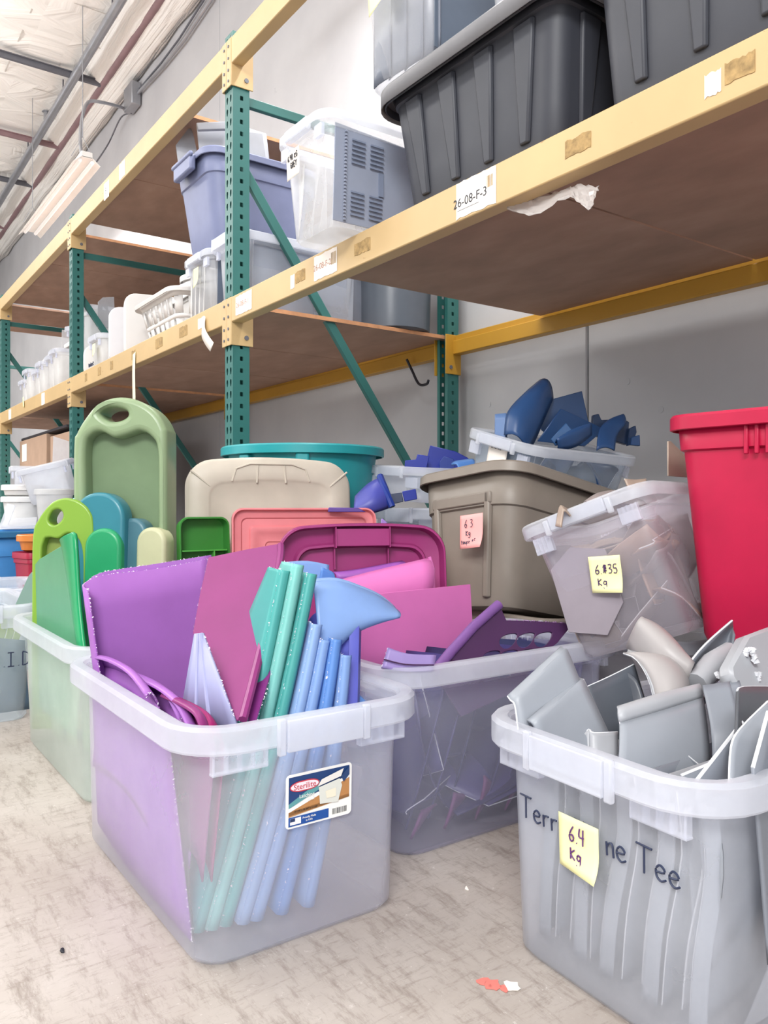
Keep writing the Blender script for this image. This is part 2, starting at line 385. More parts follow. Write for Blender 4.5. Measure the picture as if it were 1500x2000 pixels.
def beam(x0, x1, y, s, ztop, h, mat, label, hid=False):
    t = thing('rack_beam', label, 'rack beam', Vector(((x0+x1)/2, y, ztop-h)), 'yellow beams of the pallet rack')
    L = x1-x0; mb = MB()
    pr = [(-.008, 0), (.045, 0), (.045, h-.03), (.028, h-.03), (.028, h), (-.008, h)]
    mb.loft([[(xx, s*a, b) for a, b in pr] for xx in (-L/2+.004, L/2-.004)], True, True)
    obj('beam_tube', mb, mat, t, bev=.004)
    for e in (-1, 1):
        xx = e*L/2; mb = MB()
        mb.box((xx-e*.003, s*.042, h-.10), (.006, .10, .20))
        mb.box((xx+e*.018, s*(-.007), h-.10), (.044, .006, .20))
        b = obj('end_bracket', mb, mat, t, bev=.002)
        m2 = MB(); M90 = Matrix.Rotation(PI/2, 3, 'Y')
        m2.tube([(xx-e*.004, s*.06, h-.165), (xx-e*.010, s*.06, h-.165)], .010, 8)
        obj('bolt', m2, M_DARK, b)
        for zz in (.03, .08, .13, .175) if s > 0 else ():
            m2 = MB(); m2.tube([(xx+e*.02, -s*.008, h-zz), (xx+e*.02, -s*.013, h-zz)], .006, 8); obj('rivet', m2, M_DARK, b)
    return t
bays = [(-3.088, -.60), (-5.678, -3.17), (-8.258, -5.76), (-10.848, -8.34)]
where = ['over the grey crate', 'above the tall green lid', 'beside the far white tubs', 'at the far end of the rack']
beams = {}
for k, (a, b) in enumerate(bays):
    beams['f', k] = beam(a, b, FY-.004, 1, 1.588, .105, M_YEL, 'front yellow shelf beam of the lower level %s' % where[k])
    beam(a, b, RY+.004, -1, 1.578, .10, M_YELD, 'rear yellow shelf beam of the lower level %s' % where[k])
    beams['u', k] = beam(a, b, FY-.004, 1, 2.675, .11, M_YEL, 'front yellow top beam of the rack %s' % where[k])
    beam(a, b, RY+.004, -1, 2.665, .10, M_YELD, 'rear yellow top beam of the rack %s' % where[k])
def board(x0, x1, z, label, y0=FY+.047, y1=RY-.035, bare=False):
    mb = MB(); mb.box(((x0+x1)/2, (y0+y1)/2, z+.009), (x1-x0, y1-y0, .018))
    o = tag(obj('plywood_shelf_board', mb, M_PLY, bev=.001, seg=1), label, 'shelf board', 'plywood boards of the rack shelves')
    if not bare: return o
    m2 = MB(); m2.box((x1+.0005, (y0+y1)/2, z+.009), (.002, y1-y0, .0178)); obj('bare_edge', m2, M_PLYE, o)
    return o
zl, zu = 1.560, 2.640
board(-2.49, -1.500, zl, 'brown plywood shelf board under the ribbed black tote'); board(-1.490, -.62, zl, 'brown plywood shelf board over the red tote')
for a, b, lab in ((-3.90, -3.12, 'carrying the grey barrel'), (-4.72, -3.91, 'carrying the white laundry basket'), (-5.66, -4.73, 'above the tall green lid, by the second upright'),
                  (-6.6, -5.77, 'carrying tall clear bins behind the second upright'), (-7.4, -6.61, 'carrying the far stack of white tubs'), (-8.24, -7.41, 'beside the far green upright'), (-9.5, -8.36, 'past the far upright')):
    board(a, b, zl, 'brown plywood shelf board '+lab, bare=b in (-3.12, -5.77))
for a, b, lab in ((-4.68, -3.77, 'above the grey blue tote'), (-5.6, -4.69, 'beside the open gap'), (-6.72, -5.90, 'past the open gap'), (-7.48, -6.73, 'above the tall clear bins'), (-8.24, -7.49, 'over the far white tubs'), (-9.6, -8.36, 'at the far end')):
    board(a, b, zu, 'brown plywood board of the top rack level '+lab, bare=b in (-3.77, -5.90))
# ---------------------------------------------------------------- writing
G = {'T': [[(0, 1), (.7, .98)], [(.36, 1), (.34, 0)]], 'e': [[(.05, .28), (.42, .34), (.38, .5), (.2, .54), (.06, .36), (.1, .1), (.28, 0), (.48, .1)]],
 'r': [[(.08, .5), (.1, 0)], [(.1, .32), (.22, .5), (.4, .5)]], 'y': [[(.06, .5), (.12, .16), (.26, .1), (.4, .3), (.44, .5)], [(.44, .5), (.4, -.2), (.24, -.42), (.08, -.3)]],
 'M': [[(.02, 0), (.06, 1), (.3, .42), (.5, 1), (.6, 0)]], 'n': [[(.06, .5), (.08, 0)], [(.08, .3), (.22, .5), (.36, .44), (.4, 0)]], 'a': [[(.42, .45), (.2, .5), (.06, .24), (.2, .02), (.4, .2), (.42, .5), (.44, .02)]],
 '6': [[(.4, .95), (.18, .6), (.06, .25), (.2, 0), (.42, .14), (.36, .4), (.14, .36)]], '.': [[(.1, .03), (.13, .0)]], '4': [[(.12, 1), (.06, .5), (.44, .5)], [(.4, 1), (.36, 0)]],
 'K': [[(.08, .8), (.08, 0)], [(.46, .72), (.1, .36), (.48, 0)]], 'g': [[(.4, .42), (.2, .5), (.08, .25), (.24, .08), (.42, .28), (.42, .48), (.4, -.25), (.2, -.4), (.04, -.24)]],
 '3': [[(.08, .9), (.36, .94), (.36, .68), (.16, .54), (.42, .4), (.36, .08), (.08, .04)]], '5': [[(.42, .94), (.14, .92), (.1, .54), (.34, .56), (.42, .24), (.3, .02), (.06, .06)]],
 'I': [[(.02, 1), (.44, 1)], [(.23, 1), (.23, 0)], [(.02, 0), (.44, 0)]], 'D': [[(.06, 1), (.06, 0)], [(.06, 1), (.4, .86), (.5, .5), (.38, .1), (.06, 0)]], 'G': [[(.44, .85), (.2, 1), (.04, .5), (.2, 0), (.44, .2), (.44, .48), (.28, .48)]],
 '0': [[(.24, 1), (.06, .6), (.14, .05), (.34, .1), (.42, .6), (.24, 1)]], 'R': [[(.06, 0), (.08, 1), (.4, .84), (.36, .56), (.1, .5), (.46, 0)]], 'E': [[(.44, 1), (.08, 1), (.06, 0), (.44, 0)], [(.07, .5), (.36, .52)]],
 'Y': [[(.04, 1), (.24, .55), (.46, 1)], [(.24, .55), (.22, 0)]], 't': [[(.2, .8), (.2, .05), (.34, 0)], [(.04, .52), (.38, .52)]], 'u': [[(.06, .5), (.1, .08), (.3, .05), (.4, .3), (.42, .5), (.44, 0)]],
 'p': [[(.08, .5), (.08, -.4)], [(.08, .4), (.3, .5), (.42, .26), (.26, .02), (.1, .1)]], '#': [[(.15, .1), (.22, .8)], [(.34, .1), (.42, .8)], [(.04, .32), (.5, .36)], [(.06, .58), (.52, .62)]],
 'F': [[(.44, 1), (.08, 1), (.06, 0)], [(.07, .52), (.36, .54)]], 'l': [[(.1, 1), (.1, 0)]], 'x': [[(.05, .5), (.4, 0)], [(.4, .5), (.05, 0)]], '-': [[(.06, .42), (.36, .42)]],
 '8': [[(.24, .54), (.06, .78), (.24, 1), (.4, .78), (.24, .54), (.04, .26), (.24, 0), (.44, .26), (.24, .54)]], '2': [[(.06, .8), (.22, 1), (.4, .8), (.34, .5), (.04, 0), (.46, .02)]], '_': [[(.05, -.35), (.75, -.25)]],
 '*': [[(.1, .1), (.4, .9), (.08, .7), (.44, .3), (.1, .4), (.4, .55), (.2, .95), (.3, .05)]], '1': [[(.1, .8), (.26, 1), (.24, 0)]], ' ': []}
def strokes(text, O, U, V, h, r=.0008, gap=.14, mb=None):
    mb = mb or MB(); x = 0; O, U, V = Vector(O), Vector(U), Vector(V); Nn = U.cross(V)
    for ch in text:
        gl = G.get(ch, [])
        for pl in gl:
            pts = [O+U*((x+a)*h)+V*(b*h) for a, b in pl]
            if len(pts) > 2: pts = cr(pts, 3)
            mb.tube([p+Nn*.0006 for p in pts], r, 5)
        x += (max([a for pl in gl for a, b in pl] or [.3])+gap)
    return mb
def child(name, mb, mat, root, M, **k):
    """a part whose points are given in room coordinates"""
    return obj(name, mb, mat, root, M=M.inverted(), **k)
def printed(name, text, size, mat, parent, Mloc, spacing=1.0, shear=0):
    cu = bpy.data.curves.new(name, 'FONT'); cu.body = text; cu.size = size; cu.space_character = spacing; cu.shear = shear
    cu.align_x = 'CENTER'; cu.align_y = 'CENTER'; cu.extrude = .0002; cu.resolution_u = 3
    o = bpy.data.objects.new('tmp', cu); C.objects.link(o)
    dg = bpy.context.evaluated_depsgraph_get(); me = bpy.data.meshes.new_from_object(o.evaluated_get(dg))
    bpy.data.objects.remove(o); me.transform(Mloc); me.materials.clear(); me.materials.append(mat)
    q = bpy.data.objects.new(name, me); C.objects.link(q); q.parent = parent
    return q
def frame(O, U, V):
    U, V = Vector(U).normalized(), Vector(V).normalized(); W = U.cross(V).normalized(); V = W.cross(U)
    return Matrix(((U.x, V.x, W.x, O[0]), (U.y, V.y, W.y, O[1]), (U.z, V.z, W.z, O[2]), (0, 0, 0, 1)))
def beam_sticker(key, x, w, h, name, mat, zc=1.538, y=FY-.0125, tilt=0):
    """a sticker on a beam's front: part of the beam"""
    t = beams[key]; l = t.location; c = Vector((x, y, zc))-Vector(l)
    mb = MB(); n = 10
    top = [(-w/2+w*i/n, 0, h/2+random.uniform(-.004, .002)) for i in range(n+1)]
    bot = [(w/2-w*i/n, 0, -h/2+random.uniform(-.002, .003)) for i in range(n+1)]
    mb.prism([c+Vector(p) for p in top+bot], (0, -.0008, 0))
    return obj(name, mb, mat, t, flat=True), c
FR = lambda c, dx=0, dz=0: frame((c.x+dx, c.y-.0012, c.z+dz), (1, 0, 0), (0, 0, 1))
def barcode(parent, c, w, h, dx, dz):
    mb = MB(); x = 0
    while x < w:
        b = random.choice((.001, .002, .003)); mb.box((c.x+dx+x, c.y-.0011, c.z+dz), (b, .0004, h)); x += b+random.choice((.0015, .003))
    obj('barcode', mb, M_RESID, parent, flat=True)
s, c = beam_sticker(('f', 0), -1.565, .155, .098, 'location_label', M_PAPER)
printed('lettering', '26-08-F-3', .034, M_INK, s, FR(c, -.022, -.008)); barcode(s, c, .024, .03, .044, .014)
mb = MB(); mb.box((c.x-.03, c.y-.001, c.z-.028), (.085, .0004, .0012)); obj('underline', mb, M_INK, s)
M_FADED = simple('faded_ink', '#b88f80', .7)
s, c = beam_sticker(('f', 0), -2.325, .15, .085, 'location_label', M_PAPER); printed('lettering', '26-08-F-2', .03, M_FADED, s, FR(c, -.02, .0)); barcode(s, c, .03, .04, .04, .008)
s, c = beam_sticker(('f', 0), -2.965, .15, .08, 'location_label', M_PAPER); printed('lettering', '26-08-F-1', .03, M_FADED, s, FR(c, -.01, .0))
for x, w_ in ((-2.10, .09), (-2.50, .07), (-1.22, .075), (-.83, .06)): beam_sticker(('f', 0), x, w_, .04, 'glue_residue', M_RESID)
s, c = beam_sticker(('f', 0), -.885, .035, .045, 'torn_arrow_label', M_PAPER, zc=1.532)
s, c = beam_sticker(('f', 0), -2.555, .03, .05, 'torn_arrow_label', M_PAPER, zc=1.53)
for x, w_ in ((-3.62, .1), (-3.95, .1), (-4.35, .06), (-4.75, .05), (-5.0, .06), (-5.3, .05), (-3.40, .08)): beam_sticker(('f', 1), x, w_, .05, 'glue_residue', M_RESID if w_ != .08 else M_PAPER, y=FY-.0125)
for k, x in ((1, -4.55), (2, -6.5), (2, -7.8)): beam_sticker(('u', 1) if k == 1 else ('f', k), x, .11, .09, 'location_label', M_PAPER, zc=2.62 if k == 1 else 1.53)
s, c = beam_sticker(('u', 1), -4.85, .10, .10, 'number_label', M_WHITE, zc=2.60); printed('lettering', '51', .05, M_INK, s, FR(c))
# ---------------------------------------------------------------- containers
def clear_bin(name, label, M, L=.74, W=.42, H=.395, tap=.955, mat=None, rim=None, ends=(-1, 1), cat='bin', group=None, r=.05, lid=False, rs=None):
    rs = rs or (1 if L > .6 else .6)
    mat = mat or CL; rim = rim or (CLR if rs == 1 else CLM)
    t = thing(name, label, cat, M, group)
    bl, bw = L-.06, W-.05
    mb = MB()
    def k(z): return tap+(1-tap)*z/H
    zs = [(.0, .985), (.004, .995), (.012, 1), (H*.5, 1), (H*.85, 1)]
    loops = [rr(bl*k(z)*s-(0 if s == 1 else .01), bw*k(z)*s-(0 if s == 1 else .01), r, z) for z, s in zs]
    loops += [rr(bl+.010, bw+.010, r+.004, H*.86), rr(bl+.012, bw+.012, r+.004, H-.008)]
    mb.loft(loops, cap0=True)
    obj('body', mb, mat, t, sol=.0025, ang=50)
    mb = MB()
    pr = [(.008, -.012), (.014, -.002), (.022, 0), (.042, 0), (.05, -.006), (.05, -.038), (.046, -.042), (.041, -.038), (.040, -.012), (.02, -.013)]
    mb.loft([rr(bl+2*o_*.85*rs, bw+2*o_*.75*rs, r+o_*rs, H+z_*(1 if rs == 1 else .75), 6) for o_, z_ in pr], close=True); o = obj('rim', mb, rim, t, ang=35)
    for e in ends:
        xw = lambda z: e*(bl*k(z)/2+.004); hw = W/2-.04
        for sgn in (-1, 1):
            mb = MB(); n = 5
            for j in range(n):
                y = sgn*(.088+(hw-.09)*j/(n-1)); mb.box((xw(H-.06)+e*.006, y, H-.057), (.012, .003, .038))
            y0, y1 = sorted((sgn*.088, sgn*hw))
            mb.box((xw(H-.06)+e*.012, (y0+y1)/2, H-.057), (.0015, y1-y0, .036)); mb.box((xw(H-.06)+e*.006, (y0+y1)/2, H-.0755), (.013, y1-y0, .003))
            obj('rim_band', mb, CL, t, flat=True)
            mb = MB(); mb.box((e*(bl/2+.044*rs), sgn*.079, H-.026), (.010, .014, .058 if rs == 1 else .036)); obj('latch_hinge', mb, rim, t, bev=.003)
        mb = MB(); mb.box((e*(bl/2+.047*rs), 0, H-.026*(1 if rs == 1 else .75)), (.006, .14, .050 if rs == 1 else .032)); mb.box((e*(bl/2+.03*rs), 0, H-.049*(1 if rs == 1 else .75)), (.034*rs, .14, .003)); obj('latch_plate', mb, CLR, t, bev=.004)
    return t
def tote(name, label, M, L, W, H, mat, tap=.84, r=.06, collar=.76, ribs=0, endribs=0, rim_d=.03, cat='tote', group=None, lid=None, handles=False, panel=None, rimmat=None):
    t = thing(name, label, cat, M, group); bl, bw = L-2*rim_d, W-2*rim_d
    k = lambda z: tap+(1-tap)*z/H
    mb = MB(); zc = H*collar
    loops = [rr(bl*tap-.03, bw*tap-.03, r, 0, 6), rr(bl*tap-.006, bw*tap-.006, r, .006, 6), rr(bl*k(.02), bw*k(.02), r, .02, 6)]
    loops += [rr(bl*k(z), bw*k(z), r, z, 6) for z in (H*.3, H*.55, zc)]
    loops += [rr(bl*k(zc)+.016, bw*k(zc)+.016, r+.008, zc+.004, 6), rr(bl+.012, bw+.012, r+.006, H-.004, 6)]
    mb.loft(loops, cap0=True); obj('body', mb, mat, t, sol=.004, ang=30)
    pr = [(.004, -.004), (.012, 0), (rim_d*.8, 0), (rim_d, -.006), (rim_d, -.032), (rim_d-.004, -.034), (rim_d-.007, -.012), (.01, -.010)]
    mb = MB(); mb.loft([rr(bl+2*a, bw+2*a, r+a, H+b, 6) for a, b in pr], close=True); obj('rim', mb, rimmat or mat, t, ang=35)
    def rib(side, s, w0, w1, z0, z1, d):
        mb = MB(); vs = []
        for dd in (0, d):
            for z, w_ in ((z0, w0), (z1, w1)):
                for g in ((-1, 1) if z == z0 else (1, -1)):
                    a = s*k(z)+g*(w_/2-(dd*.4))
                    off = (bw if side[0] == 'y' else bl)*k(z)/2 + dd - .001
                    sg = 1 if side[1] == '+' else -1
                    vs.append((a, sg*off, z) if side[0] == 'y' else (sg*off, a, z))
        mb.hexa(vs); obj('rib', mb, mat, t, bev=.004)
    for side, n, ll in (('y-', ribs, bl), ('y+', ribs, bl), ('x-', endribs, bw), ('x+', endribs, bw)):
        for j in range(n):
            rib(side, (-.5+(j+.5)/n)*(ll-2*r*.7), .035, .075, H*.10, zc*.985, .012)
    if panel:                                              # recessed grip panel framed by a raised U on the ends
        for sg in ('-', '+'):
            for sy in (-1, 1): rib('x'+sg, sy*panel, .03, .03, .03, H*.80, .014)
            rib('x'+sg, 0, 2*panel+.03, 2*panel+.03, H*.72, H*.80, .014)
    if handles:
        for e in (-1, 1):
            mb = MB(); mb.box((e*(L/2+.012), 0, H-.05), (.03, W*.45, .07)); mb.box((e*(L/2+.024), 0, H-.016), (.02, W*.5, .022)); obj('handle', mb, mat, t, bev=.008)
    if lid:
        lm = lid; pr = [(rim_d+.012, -.05), (rim_d+.012, -.004), (rim_d+.004, .006), (rim_d-.02, .008), (.0, -.004), (-.03, -.004), (-.04, .012), (-.2, .012)]
        mb = MB(); mb.loft([rr(bl+2*a, bw+2*a, max(.02, r+a), H+.012+b, 6) for a, b in pr], cap1=True); obj('lid', mb, lm, t, sol=.003, ang=35)
    return t
def lid(name, label, M, L, W, mat, prof, r=.06, bow=0, group=None, sol=.0035, grooves=(), cat='lid', extra=None):
    """a moulded lid: its face is local XY (x width, y up), the bowl of the profile along z"""
    t = thing(name, label, cat, M, group)
    mb = MB(); mb.loft([rr(L-2*i, W-2*i, max(.012, r-i*.55), z, 8, bow=bow*max(.1, (1-i*3))) for i, z in prof], cap1=True)
    obj('panel', mb, mat, t, sol=sol, ang=42)
    for (x0, y0), (x1, y1), w_, z in grooves:
        mb = MB(); mb.tube([(x0, y0, z), (x1, y1, z)], w_, 6); obj('ridge', mb, mat, t)
    return t
def flat_outline(pts, k=5): return [(p.x, p.y) for p in cr([(a, b, 0) for a, b in pts], k, True)]
def cplate(name, outer, holes, depth, bev, mat, parent, M=None):
    cu = bpy.data.curves.new(name, 'CURVE'); cu.dimensions = '2D'; cu.fill_mode = 'BOTH'; cu.extrude = depth/2; cu.bevel_depth = bev; cu.bevel_resolution = 3; cu.offset = -bev
    for poly in [outer]+holes:
        sp = cu.splines.new('POLY'); sp.points.add(len(poly)-1); sp.use_cyclic_u = True
        for p, (x, y) in zip(sp.points, poly): p.co = (x, y, 0, 1)
    o = bpy.data.objects.new('tmp', cu); C.objects.link(o)
    me = bpy.data.meshes.new_from_object(o.evaluated_get(bpy.context.evaluated_depsgraph_get())); bpy.data.objects.remove(o)
    if M: me.transform(M)
    me.materials.clear(); me.materials.append(mat)
    for p in me.polygons: p.use_smooth = True
    me.set_sharp_from_angle(angle=math.radians(38))
    q = bpy.data.objects.new(name, me); C.objects.link(q)
    if parent: q.parent = parent
    return q
def facing(p, n, up=(0, 0, 1), lean=0):
    """matrix whose local z is n, y as near to up as can be"""
    n = Vector(n).normalized(); x = Vector(up).cross(n).normalized(); y = n.cross(x)
    return Matrix(((x.x, y.x, n.x, p[0]), (x.y, y.y, n.y, p[1]), (x.z, y.z, n.z, p[2]), (0, 0, 0, 1)))
# cut sheets and offcuts
def burr(a, b, n, mat, parent, r=.0022):
    mb = MB(); a, b = Vector(a), Vector(b)
    for i in range(n):
        p = a.lerp(b, random.random()); q = [Vector((random.uniform(-1, 1), random.uniform(-1, 1), random.uniform(-1, 1)))*r*random.uniform(.5, 1.4) for _ in range(4)]
        mb.add([p+k for k in q], [(0, 1, 2), (0, 2, 3), (0, 3, 1), (1, 3, 2)])
    o = obj('sawn_burr', mb, mat, parent, flat=True); o['kind'] = 'stuff'; return o
M_BURR = simple('plastic_shavings', '#f3eaf6', .6, var=.02)
def ruled(name, A, B, mat, label=None, cat='offcut', group=None, parent=None, thick=.004, k=4, n=8, smooth=True, edge=None, bulge=None, jag=0):
    """a bent plastic sheet stretched between two edges"""
    if smooth: A, B = cr(A, k), cr(B, k)
    A, B = [Vector(p) for p in A], [Vector(p) for p in B]
    if bulge: bulge = Vector(bulge)
    mb = MB(); rows = []
    for j in range(n+1):
        t = j/n; row = []
        for i, (a, b) in enumerate(zip(A, B)):
            p = a.lerp(b, t)
            if bulge: p = p+bulge*(4*t*(1-t))
            if jag and (j in (0, n) or i in (0, len(A)-1)): p = p+Vector((random.uniform(-1, 1), random.uniform(-1, 1), random.uniform(-1, 1)))*jag
            row.append(p)
        rows.append(row)
    mb.loft(rows, ring=False)
    o = obj(name, mb, mat, parent, sol=thick, off=0, ang=60)
    if label: tag(o, label, cat, group)
    for which in (edge or ()):
        seq = {'A': A, 'B': B, '0': [r_[0] for r_ in rows], '1': [r_[-1] for r_ in rows]}[which]
        for a, b in zip(seq, seq[1:]): pass
        mbx = MB()
        for a, b in zip(seq, seq[1:]):
            for _ in range(max(2, int((b-a).length/.004))):
                p = a.lerp(b, random.random()); r_ = .0021
                q = [Vector((random.uniform(-1, 1), random.uniform(-1, 1), random.uniform(-1, 1)))*r_*random.uniform(.5, 1.6) for _ in range(4)]
                mbx.add([p+kk for kk in q], [(0, 1, 2), (0, 2, 3), (0, 3, 1), (1, 3, 2)])
        b_ = obj('sawn_burr', mbx, M_BURR, o, flat=True); b_['kind'] = 'stuff'
    return o
def plate(name, pts, mat, label=None, cat='offcut', group=None, parent=None, thick=.004, bev=.001, nrm=None, edge=False, holes=None):
    pts = [Vector(p) for p in pts]
    n = nrm or sum(((pts[i]-pts[0]).cross(pts[i+1]-pts[0]) for i in range(1, len(pts)-1)), Vector()).normalized()
    mb = MB(); mb.prism(pts, -n*thick)
    o = obj(name, mb, mat, parent, bev=bev, seg=1)
    if label: tag(o, label, cat, group)
    if edge:
        mbx = MB()
        for a, b in zip(pts, pts[1:]):
            for _ in range(int((b-a).length/.004)):
                p = a.lerp(b, random.random()); q = [Vector((random.uniform(-1, 1), random.uniform(-1, 1), random.uniform(-1, 1)))*.002*random.uniform(.5, 1.6) for _ in range(4)]
                mbx.add([p+kk for kk in q], [(0, 1, 2), (0, 2, 3), (0, 3, 1), (1, 3, 2)])
        b_ = obj('sawn_burr', mbx, M_BURR, o, flat=True); b_['kind'] = 'stuff'
    return o
def px(l, **k): return [at(*p[:2], D=p[2]) if len(p) > 2 else at(*p, **k) for p in l]
def note(root, M, O, U, V, w, h, mat, lines, ink, r=.0011, th=.3, name='sticky_note', curl=.012):
    """a paper note stuck on a container, its lower corner lifting"""
    U, V = Vector(U).normalized(), Vector(V).normalized(); Nn = U.cross(V).normalized(); O = Vector(O)
    mb = MB(); n = 8; rows = []
    for j in range(n+1):
        rows.append([O+U*(w*i/n)+V*(h*j/n)+Nn*(.002+curl*(max(0, 1-j/n-.5)*2)**2*(i/n)) for i in range(n+1)])
    mb.loft(rows, ring=False)
    o = child(name, mb, mat, root, M, sol=.0004, ang=80)
    mb = MB()
    for (txt, fx, fy, fh) in lines: strokes(txt, O+U*(w*fx)+V*(h*fy)+Nn*.0035, U, V, h*fh, r, mb=mb)
    if lines:
        q = obj('handwriting', mb, ink, o, M=M.inverted())
    return o
# ------------------------------------------------------------ bins standing on the floor
MA = Matrix.Translation((-1.463, .6625, .001))
A_ = clear_bin('clear_bin', 'clear latching bin in front, holding purple, teal and blue sheets, with a maker label', MA, .71, .44, .385, tap=.968, mat=clear('#f4f5ff', .22))
MB_ = Matrix.Translation((-2.275, .70, .001))
B_ = clear_bin('clear_bin', 'clear bin standing behind the rainbow bin, holding the green lids', MB_, .75, .43, .385, mat=clear('#edf6f1', .34))
MD = TM((-1.465, 1.265, .001), 90)
D_ = clear_bin('clear_bin', 'clear bin with dark purple scraps, perforated purple offcut leaning out of it', MD, .70, .43, .395, tap=.96, mat=clear('#dcdef6', .19))
ME = TM((-.740, 1.212, .001), 86.5)
E_ = clear_bin('clear_bin', 'clear bin full of cut grey plastic with marker writing and a yellow note', ME, .69, .432, .38, tap=.958, mat=clear('#f1f5ff', .26))
MC = TM((-3.14, .40, .001), 0)
C_ = clear_bin('clear_bin', 'clear bin with lime green pieces and marker letters near the blue crate', MC, .64, .42, .39, mat=clear('#dfe9f0', .26))
# maker label on the rainbow bin
XA = -1.1385
def on_end(y, z, dx=0): return Vector((XA+dx-(.3-z)*.027, y, z))
def label_A():
    p = on_end(.613, .195, .004); U = Vector((0, 1, 0)); V = (on_end(0, .3)-on_end(0, .2)).normalized(); Wn = U.cross(V)
    w_, h_ = .126, .088
    Q = frame(p, U, V)
    def pt(a, b, l=0): return Q @ Vector((a*w_, b*h_, .0004*l))
    Mi = MA.inverted()
    base = [Q @ Vector((w_/2+x, h_/2+y, 0)) for x, y in [(q.x, q.y) for q in rr(w_, h_, .007)]]
    mb = MB(); mb.prism([Mi @ v for v in base], (.0006, 0, 0)); lb = obj('maker_label', mb, M_WHITE, A_, flat=True)
    def patch(name, poly, h, lay):
        mb = MB(); mb.prism([Mi @ pt(a, b, 2+lay) for a, b in poly], (.0002, 0, 0)); return obj(name, mb, simple('label_print', h, .5, var=0), lb, flat=True)
    patch('print_navy', [(.04, .95), (.96, .95), (.96, .70), (.04, .46)], '#1d3e73', 0)
    patch('print_teal', [(.04, .46), (.50, .78), (.50, .62), (.04, .38)], '#5d9aa0', 1)
    patch('print_white', [(.04, .38), (.96, .78), (.96, .72), (.04, .31)], '#f4f4f4', 2)
    patch('print_wood', [(.04, .30), (.50, .52), (.96, .72), (.96, .34), (.04, .24)], '#b98350', 1)
    patch('print_wood', [(.04, .31), (.04, .22), (.96, .34), (.96, .4)], '#c08d5c', 1)
    patch('print_blue', [(.04, .04), (.64, .04), (.64, .21), (.04, .21)], '#1a4f9c', 1)
    patch('print_oval', [(.08+.16+.17*math.cos(a)+(.08 if math.cos(a) > 0 else -.02), .76+.10*math.sin(a)) for a in [2*PI*i/24 for i in range(24)]], '#c33a4c', 3)
    patch('print_oval', [(.08+.16+.155*math.cos(a)+(.08 if math.cos(a) > 0 else -.02), .76+.078*math.sin(a)) for a in [2*PI*i/24 for i in range(24)]], '#f7dfe6', 4)
    patch('print_box', [(.50, .34), (.78, .30), (.84, .60), (.80, .74), (.48, .66)], '#d7d9d2', 4); patch('print_box', [(.46, .68), (.52, .80), (.86, .92), (.82, .78)], '#e6e3df', 5)
    patch('print_box', [(.60, .42), (.74, .42), (.74, .58), (.58, .56)], '#efe4cf', 6); patch('print_hand', [(.82, .78), (.95, .94), (.95, .78), (.86, .66)], '#24406e', 6)
    patch('print_flag', [(.06, .07), (.22, .07), (.22, .19), (.06, .19)], '#e9e9ee', 3); patch('print_flag', [(.06, .13), (.13, .13), (.13, .19), (.06, .19)], '#22365f', 4)
    def txt(s_, a, b, size, mat): printed('lettering', s_, size, mat, lb, Mi @ frame(pt(a, b, 7), U, V))
    m_red = simple('red_print', '#b3364a', .5, var=0)
    txt('Sterilite', .27, .755, .0135, m_red); txt('Latching', .30, .57, .0085, M_WHITE); txt('Box', .36, .49, .0085, M_WHITE)
    txt('27 7/8" x 16 3/4" x 13 1/4"', .29, .315, .0040, M_INK); txt('Proudly Made', .34, .16, .0045, M_WHITE); txt('in USA', .34, .10, .0045, M_WHITE)
    mb = MB(); a = .70
    while a < .92:
        d = random.choice((.006, .01)); mb.prism([Mi @ pt(u, v, 3) for u, v in ((a, .07), (a+d, .07), (a+d, .18), (a, .18))], (.0002, 0, 0)); a += d+random.choice((.008, .014))
    obj('barcode', mb, M_INK, lb, flat=True)
label_A()
# writing and note on the grey bin
pl0 = ME @ Vector((-.3088, 0, .2)); nE = (ME.to_3x3() @ Vector((-1, 0, -.035))).normalized()
uE = ME.to_3x3() @ Vector((0, -1, 0)); vE = nE.cross(uE)
def on_E(x, y): return onplane([(x, y)], pl0+nE*.003, nE)[0]
for tx, q, hh in (('Terry M', (1018, 1592), .035), ('ne Tee', (1183, 1668), .037)):
    child('handwriting', strokes(tx, on_E(*q), uE, vE, hh, .0016, .10), M_NAVYINK, E_, ME)
note(E_, ME, on_E(1098, 1684)+nE*.003, uE, vE, .078, .078, M_NOTE, [('6.4', .28, .56, .30), ('Kg', .3, .22, .26)], simple('purple_ink', '#5a2a6e', .5, var=0), .0012, curl=.012)
# marker letters on the end of the far bin
M_CI = clear
mb = MB(); xC = -2.83; strokes('T.I.D', at(-22, 1306, X=xC), (0, 1, 0), (0, 0, 1), .045, .0022, .2, mb); child('handwriting', mb, M_NAVYINK, C_, MC)
# ------------------------------------------------------------ under the rack
TAU = plastic('#827970', .42, .03); RED = plastic('#b81240', .4, .08)
F2 = tote('storage_tote', 'lower taupe tote under the big taupe tote with the pink note', TM((-1.75, 1.98, .001), 90), .70, .50, .40, TAU, panel=.11, r=.07)
MF = TM(at(1003, 903, D=2.22), 90, 9, (SA, CA, 0), anchor=(-.35, -.24, .42)) if False else None
def corner_tote(p, anchor, yaw, tilts):
    M = Matrix.Translation(p)
    for ang, ax in tilts: M = M @ Matrix.Rotation(math.radians(ang), 4, Vector(ax))
    return M @ Matrix.Rotation(math.radians(yaw), 4, 'Z') @ Matrix.Translation(-Vector(anchor))
MF = corner_tote(at(1000, 888, D=2.24), (-.35, -.24, .42), 90, [(6, (-CA, SA, 0)), (-12, (SA, CA, 0))])
F_ = tote('storage_tote', 'big taupe tote with a pink note, tipped back beside the tilted clear bin', MF, .70, .48, .42, TAU, panel=.12, r=.08, collar=.70)
